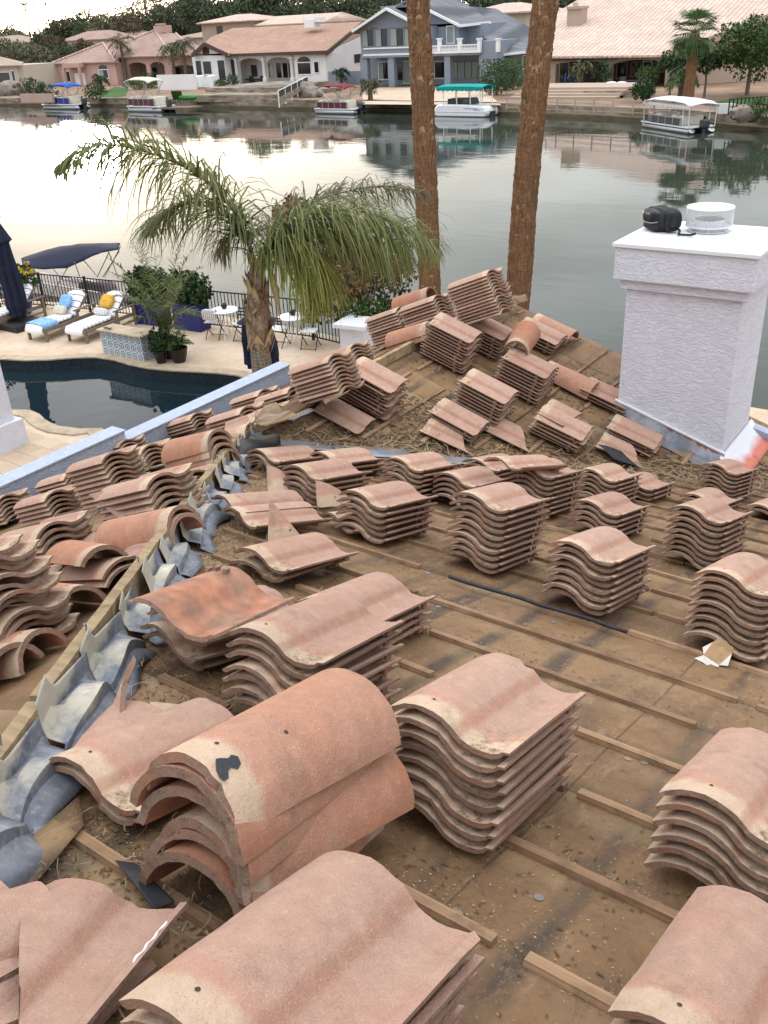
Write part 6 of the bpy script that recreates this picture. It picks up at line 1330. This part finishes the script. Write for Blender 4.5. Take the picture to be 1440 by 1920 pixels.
# fan palm and other far palms
def fanpalm(label,px,py,pyt,r0,seed,fl=1.7,n=34,tr=.33,mt=M_LEAF2,dist=None,name='fan_palm'):
    b=onz(px,py,ZG) if dist is None else Vector((dist,hit(px,100,(1,0,0),dist).y,ZG)); top=onx(px,pyt,b.x); h=top.z-ZG; t=thing(name,label,'palm tree',b); MB().tube([(0,0,-.1),(.05,0,h*.4),(0,0,h)],[tr*1.1,tr,tr*.9],10).build('trunk',M_PB,t,60); r=random.Random(seed); mb=MB()
    for k in range(n):
        a=k*2.39; e=r.uniform(-.9,1.25); d=Vector((math.cos(a)*math.cos(e),math.sin(a)*math.cos(e),math.sin(e))); s_=fl*r.uniform(.45,.6); c=Vector((0,0,h))+d*s_; sd=d.cross(Vector((0,0,1))).normalized() if abs(d.z)<.98 else Vector((1,0,0)); mb.bar((0,0,h),c,.03,.03)
        for q in range(13):
            b_=(q-6)/6*1.25; f=(d*math.cos(b_)+sd*math.sin(b_)).normalized(); L=fl*.62*r.uniform(.85,1.1); nr=f.cross(sd.cross(d)).normalized()*.06; m1=c+f*L*.6+nr; m2=c+f*L*.6-nr; tip=c+f*L+Vector((0,0,-L*.22)); mb.add([c,m1,tip,m2],[(0,1,2,3)])
    mb.build('crown',mt,t,None,False); return t
fanpalm('tall fan palm with stubby textured trunk beside the white canopied boat',1289,192,62,0,3,2.1,46,.48); fanpalm('thin palm standing behind the beige house roof',1352,130,-60,0,4,1.6,20,.22,dist=125); 
for k,(x,y,d) in enumerate(((10,4,230),(64,14,225),(82,0,240),(103,2,235),(285,-6,230),(302,-8,235),(555,-40,200))): fanpalm(['thin palm at the far left sky line','short thin palm on the left sky line','taller thin palm on the left sky line','thin palm right of the taller sky line palm','thin palm above the pink chimney left','thin palm above the pink chimney right','pole like palm trunk above the long peach roof'][k],x,100,y,0,k+20,2.2,22,.25,M_FRONDD,d)
def featherpalm(label,px,py,pyt,L,seed,mt=M_FRONDD,n=22):
    b=onz(px,py,ZG); h=onx(px,pyt,b.x).z-ZG; t=thing('feather_palm',label,'palm tree',b); MB().tube([(0,0,-.1),(0,0,h)],[.3,.2],9).build('trunk',M_BARK,t,60); r=random.Random(seed)
    for k in range(n):
        a=k*2.4; e=r.uniform(.0,1.3); q=L*r.uniform(.8,1.1); p=[Vector((math.cos(a)*q*s_*.8,math.sin(a)*q*s_*.8,h+q*(e*s_-.95*s_*s_))) for s_ in (0,.25,.5,.75,1)]; frond(t,p,.95,mt,seed+k,n=14,wid=.12,rw=.04).build('frond',mt,t,None,False)
    return t
featherpalm('drooping feather palm in front of the pink house',238,158,82,3.4,1); featherpalm('leafy feather palm right of the pink arches',330,158,92,3.0,9,M_OLIVE); featherpalm('second feather palm beside the white wall',352,160,86,3.0,19,M_OLIVE); featherpalm('small palm in front of the pink house window',192,172,148,1.7,29,M_LEAF,16); featherpalm('small pale palm in the beige porch opening',1085,166,124,1.8,39,M_OLIVE,14); featherpalm('small palm on the grey house terrace',695,188,157,1.3,49,M_OLIVE,12); featherpalm('sago palm against the blue grey yard wall',640,160,140,1.6,59,M_LEAF,14); featherpalm('young palm right of the fan palm trunk',1275,190,140,1.8,69,M_LEAF2,14)
# ---- boats
M_HULL=mat('white_gelcoat',(.76,.76,.78),.25,.03,1); M_MAR=mat('maroon_panel',(.10,.02,.03),.4,.1,1); M_TEAL=mat('teal_canvas',(.0,.27,.25),.8,.1,3); M_BLUC=mat('blue_canvas',(.01,.08,.38),.8,.1,3); M_BLUP=mat('blue_panel',(.02,.03,.22),.4); M_MARC=mat('maroon_canvas',(.17,.02,.03),.8,.1,3); M_CRC=mat('cream_canvas',(.60,.55,.45),.8,.05,3); M_GRYC=mat('pale_grey_canvas',(.62,.62,.66),.8,.05,3); M_CHAR=mat('charcoal_panel',(.05,.055,.06),.4)
def pontoon(label,pxl,pxr,py,pyr,hs,panel,canvas,canopy,cpx,seed=0,front='boxy',ext=.0,flag=False):
    A=onz(pxl,py,ZW); B=onz(pxr,pyr,ZW); c=(A+B)/2; L=(B-A).length; ang=math.atan2(B.y-A.y,B.x-A.x); t=thing('pontoon_boat',label,'boat',c,ang); W_=L*.34; t.scale=(1,1,hs)
    for s_ in (-1,1): MB().tube([(-L*.5,s_*W_*.36,.42),(-L*.46,s_*W_*.36,.2),(L*.47,s_*W_*.36,.2),(L*.49,s_*W_*.36,.3)],[.05,.33,.33,.25],12).build('pontoon',M_ALU if panel!='white' else M_HULL,t,50)
    MB().box((-L*.49,-W_*.5,.52),(L*.48,W_*.5,.64)).build('deck',M_HULL,t)
    for s_ in (-1,1):
        MB().box((-L*.40,s_*W_*.48-.03,.70),(L*.30,s_*W_*.48+.03,1.35)).build('side_panel',panel,t); MB().box((-L*.42,s_*W_*.48-.045,1.352),(L*.32,s_*W_*.48+.045,1.43)).build('top_rail',M_ALU,t)
        for q in range(6): x=-L*.42+L*.74*q/5; MB().box((x-.035,s_*W_*.48-.05,.64),(x+.035,s_*W_*.48+.05,1.351)).build('stanchion',M_ALU,t)
    for x in (-.36,-.2,.12,.26): blob('seat',(x*L,0,1.1),(L*.06,W_*.40,.48),M_CRC,x*9,t,.35,8,.02)
    cx0,cx1,zc=cpx; MB().grid(lambda u,v: Vector((L*(cx0+(cx1-cx0)*u),(v-.5)*W_*1.05,zc+.22*math.sin(math.pi*v)-.35*(2*u-1)**4+.02*math.sin(u*31))),20,8).build('canopy',canopy,t,60,False).modifiers.new('t','SOLIDIFY').thickness=.06
    if flag: 
        for s_ in (-1,1): MB().grid(lambda u,v: Vector((L*(cx0+(cx1-cx0)*u),s_*W_*.53,zc-.3-.28*v*(1+.15*math.sin(u*80)))),40,1).build('valance',canopy,t,None,False)
    for s_ in (-1,1):
        for a,b in ((cx0+.02,-.0),(cx0+.14,-.22),(cx1-.02,.05),(cx1-.14,.25)): MB().tube([(L*a,s_*W_*.5,zc-.2),(L*(b*.6+(cx0+cx1)*.2),s_*W_*.48,1.4)] if not flag else [(L*a,s_*W_*.5,zc-.2),(L*a,s_*W_*.48,.64)],.035,5).build('canopy_strut',M_ALU if not flag else M_HULL,t)
    mo=MB().box((L*.49,-.3,.55),(L*.49+.55,.3,1.3)).box((L*.49+.1,-.12,-.2),(L*.49+.4,.12,.55)).build('outboard_motor',M_CHAR,t); m_=mo.modifiers.new('b','BEVEL'); m_.width=.12; m_.segments=2; return t
pontoon('pontoon boat with blue canopy and blue panels at the far left shore',93,158,203.5,204,1.0,M_BLUP,None,M_BLUC,(-.22,.36,2.9)); pontoon('pontoon boat with cream canopy and maroon side at the pink lawn',252,317,208,209.5,1.05,M_MAR,None,M_CRC,(-.48,.25,3.35)); pontoon('maroon pontoon boat with maroon canopy left of the grey house',600,676,211.5,213,.82,M_MAR,None,M_MARC,(-.40,.30,3.2)); pontoon('grey canopied pontoon boat with outboard moored at far right',1224,1316,236,250,.72,M_CHAR,None,M_GRYC,(-.46,.50,2.9),flag=True)
# teal canopied cruiser
A=onz(824,216,ZW); B=onz(924,218,ZW); L=(B-A).length; t=thing('deck_boat','white deck boat with teal scalloped canopy between the palm trunks','boat',(A+B)/2,math.atan2(B.y-A.y,B.x-A.x)); W_=L*.36; t.scale=(1,1,.72)
MB().prism([(-L*.5,0),(-L*.49,.75),(-L*.42,1.35),(L*.1,1.35),(L*.46,1.15),(L*.5,.5),(L*.47,-.1),(-L*.44,-.15)],-W_/2,W_/2,0,Matrix(((1,0,0,0),(0,0,1,0),(0,1,0,.1),(0,0,0,1)))).build('hull',M_HULL,t).modifiers.new('b','BEVEL').width=.15
MB().box((-L*.485,-W_/2-.03,.55),(L*.47,W_/2+.03,.62)).build('rub_rail',M_GRYC,t); MB().box((L*.30,-W_*.2,-.1),(L*.502,W_*.2,.62)).build('transom_opening',M_CHAR,t); MB().box((-L*.25,-W_*.35,1.452),(L*.05,W_*.35,2.1)).build('windscreen',M_GLASS,t)
MB().grid(lambda u,v: Vector((L*(-.42+.84*u),(v-.5)*W_*1.05,3.55+.25*math.sin(math.pi*v)-.12*(2*u-1)**4)),20,8).build('canopy',M_TEAL,t,60,False).modifiers.new('t','SOLIDIFY').thickness=.06
for s_ in (-1,1):
    MB().grid(lambda u,v: Vector((L*(-.42+.84*u),s_*W_*.53,3.5-.36*v*(1+.3*abs(math.sin(u*30))))),90,1).build('valance',M_TEAL,t,None,False)
    for x in (-.3,-.05,.2,.38): MB().tube([(L*x,s_*W_*.48,3.5),(L*x,s_*W_*.46,1.3)],.05,5).build('canopy_strut',M_HULL,t)
MB().cbox((L*.22,-W_*.505,1.0),(1.5,.01,.05)).cbox((L*.32,-W_*.505,.86),(.7,.01,.05)).build('script_lettering',M_BLUC,t)
blob('skipper_seat',(L*.1,0,1.7),(.4,.9,.5),M_CHAR,3,t,.4,8)
# small things on the far shore
P=onz(330,201,ZW+.5); t=thing('dock','small dark floating dock with chairs beside the maroon sided boat','dock',P); MB().box((-1,-3,-.15),(1.5,3,.05)).build('deck',M_BARK,t)
def adir(label,px,py,z,mt,sc=1.3):
    P=onz(px,py,z); t=thing('garden_chair',label,'chair',P,math.pi/2+.3); MB().cbox((0,0,.4*sc),(.55*sc,.5*sc,.06)).build('seat',mt,t); MB().bar((0,.22*sc,.4*sc),(0,.45*sc,1.15*sc),.55*sc,.06).build('backrest',mt,t)
    for a in (-.25,.25):
        for b in (-.2,.2): MB().cbox((a*sc,b*sc,.2*sc),(.06,.06,.4*sc)).build('leg',mt,t)
adir('left dark chair on the floating dock',333,195,ZW+.55,M_LEAF); adir('right dark chair on the floating dock',342,195,ZW+.55,M_LEAF)
kg=blob('kayak',(0,0,0),(.6,1.5,.35),mat('lime_plastic',(.06,.22,.05),.5),4,None,.8,10,.02); kg.location=onz(352,189,ZG)+Vector((0,0,.4)); tag(kg,'lime green kayak propped beside the dock chairs','kayak')
for x,lab in ((376,'left covered white patio chair on the white house lawn'),(397,'right covered white patio chair on the white house lawn')): P=onz(x,165,ZG); t=thing('covered_chair',lab,'covered chair',P); MB().prism([(-.7,0),(-.5,1.7),(.1,1.7),(.9,.6),(1,0)],-.7,.7,0,Matrix(((0,0,1,0),(1,0,0,0),(0,1,0,0),(0,0,0,1)))).build('cover',W_TRIM,t).modifiers.new('b','BEVEL').width=.15
for x,lab in ((1058,'left blue sun lounger by the beige porch'),(1076,'right blue sun lounger by the beige porch')): P=onz(x,166,ZG); t=thing('blue_lounger',lab,'sun lounger',P,.3); MB().box((-1,-.35,.4),(.5,.35,.5)).build('seat',M_BLUC,t); MB().bar((.5,0,.45),(1.0,0,1.3),.7,.08,up=(0,1,0)).build('backrest',M_BLUC,t); MB().box((-.95,-.33,0),(-.88,.33,.398)).box((.4,-.33,0),(.47,.33,.398)).build('leg',W_TRIM,t)
for x,lab in ((1145,'left white swan float on the beige pool'),(1165,'right white swan float on the beige pool')): o=blob('pool_float',(0,0,.3),(.5,.7,.3),W_TRIM,x,None,1,8); o.location=onz(x,171,ZG)+Vector((0,0,.3)); tag(o,lab,'pool float')
for (x,y,s_,lab) in ((565,180,1.4,'rock pile beside the maroon boat terrace'),(585,182,1.0,'lower rocks on the terrace left of the grey house'),(20,178,1.8,'brown boulders at the left shore'),(1395,222,.8,'low rocks by the fence at far right')): o=blob('rock',(0,0,s_*.4),(s_,s_*1.2,s_*.7),mat('shore_rock',(.24,.20,.17),.95,.3,2,bump=.05,bscale=3),x,None,.8,10,.2); o.location=onz(x,y,ZG); tag(o,lab,'rock')
P=onz(523,172,ZG); t=thing('patio_umbrella','closed pale umbrella in the white house arch','umbrella',onz(512,158,ZG)); MB().tube([(0,0,0),(0,0,2.6)],.05,5).build('pole',W_TRIM,t); MB().lathe([(.1,2.9),(.35,2.2),(.3,.9),(.1,.8)],n=8).build('canopy',M_CRC,t)
for k,(x,y,lab) in enumerate(((470,157,'dark patio chairs group in the left white arch'),(490,157,'dark patio table in the left white arch'),(540,154,'dark patio set in the right white arch'),(700,164,'grey patio chairs under the grey porch'),(1090,163,'patio sofa in the left beige arch'),(1190,164,'patio table in the right beige arch'))): P=onz(x,y,ZG); t=thing('patio_set',lab,'patio furniture',P); MB().box((-.6,-.9,.6),(.6,.9,.7)).build('table_top',M_CHAR,t); MB().box((-.9,-1.3,0),(-.6,-.7,.5)).box((-.95,-1.3,.5),(-.85,-.7,1.1)).box((-.9,.7,0),(-.6,1.3,.5)).box((-.95,.7,.5),(-.85,1.3,1.1)).build('seats',M_CHAR,t); MB().box((-.1,-.1,0),(.1,.1,.598)).build('leg',M_CHAR,t)
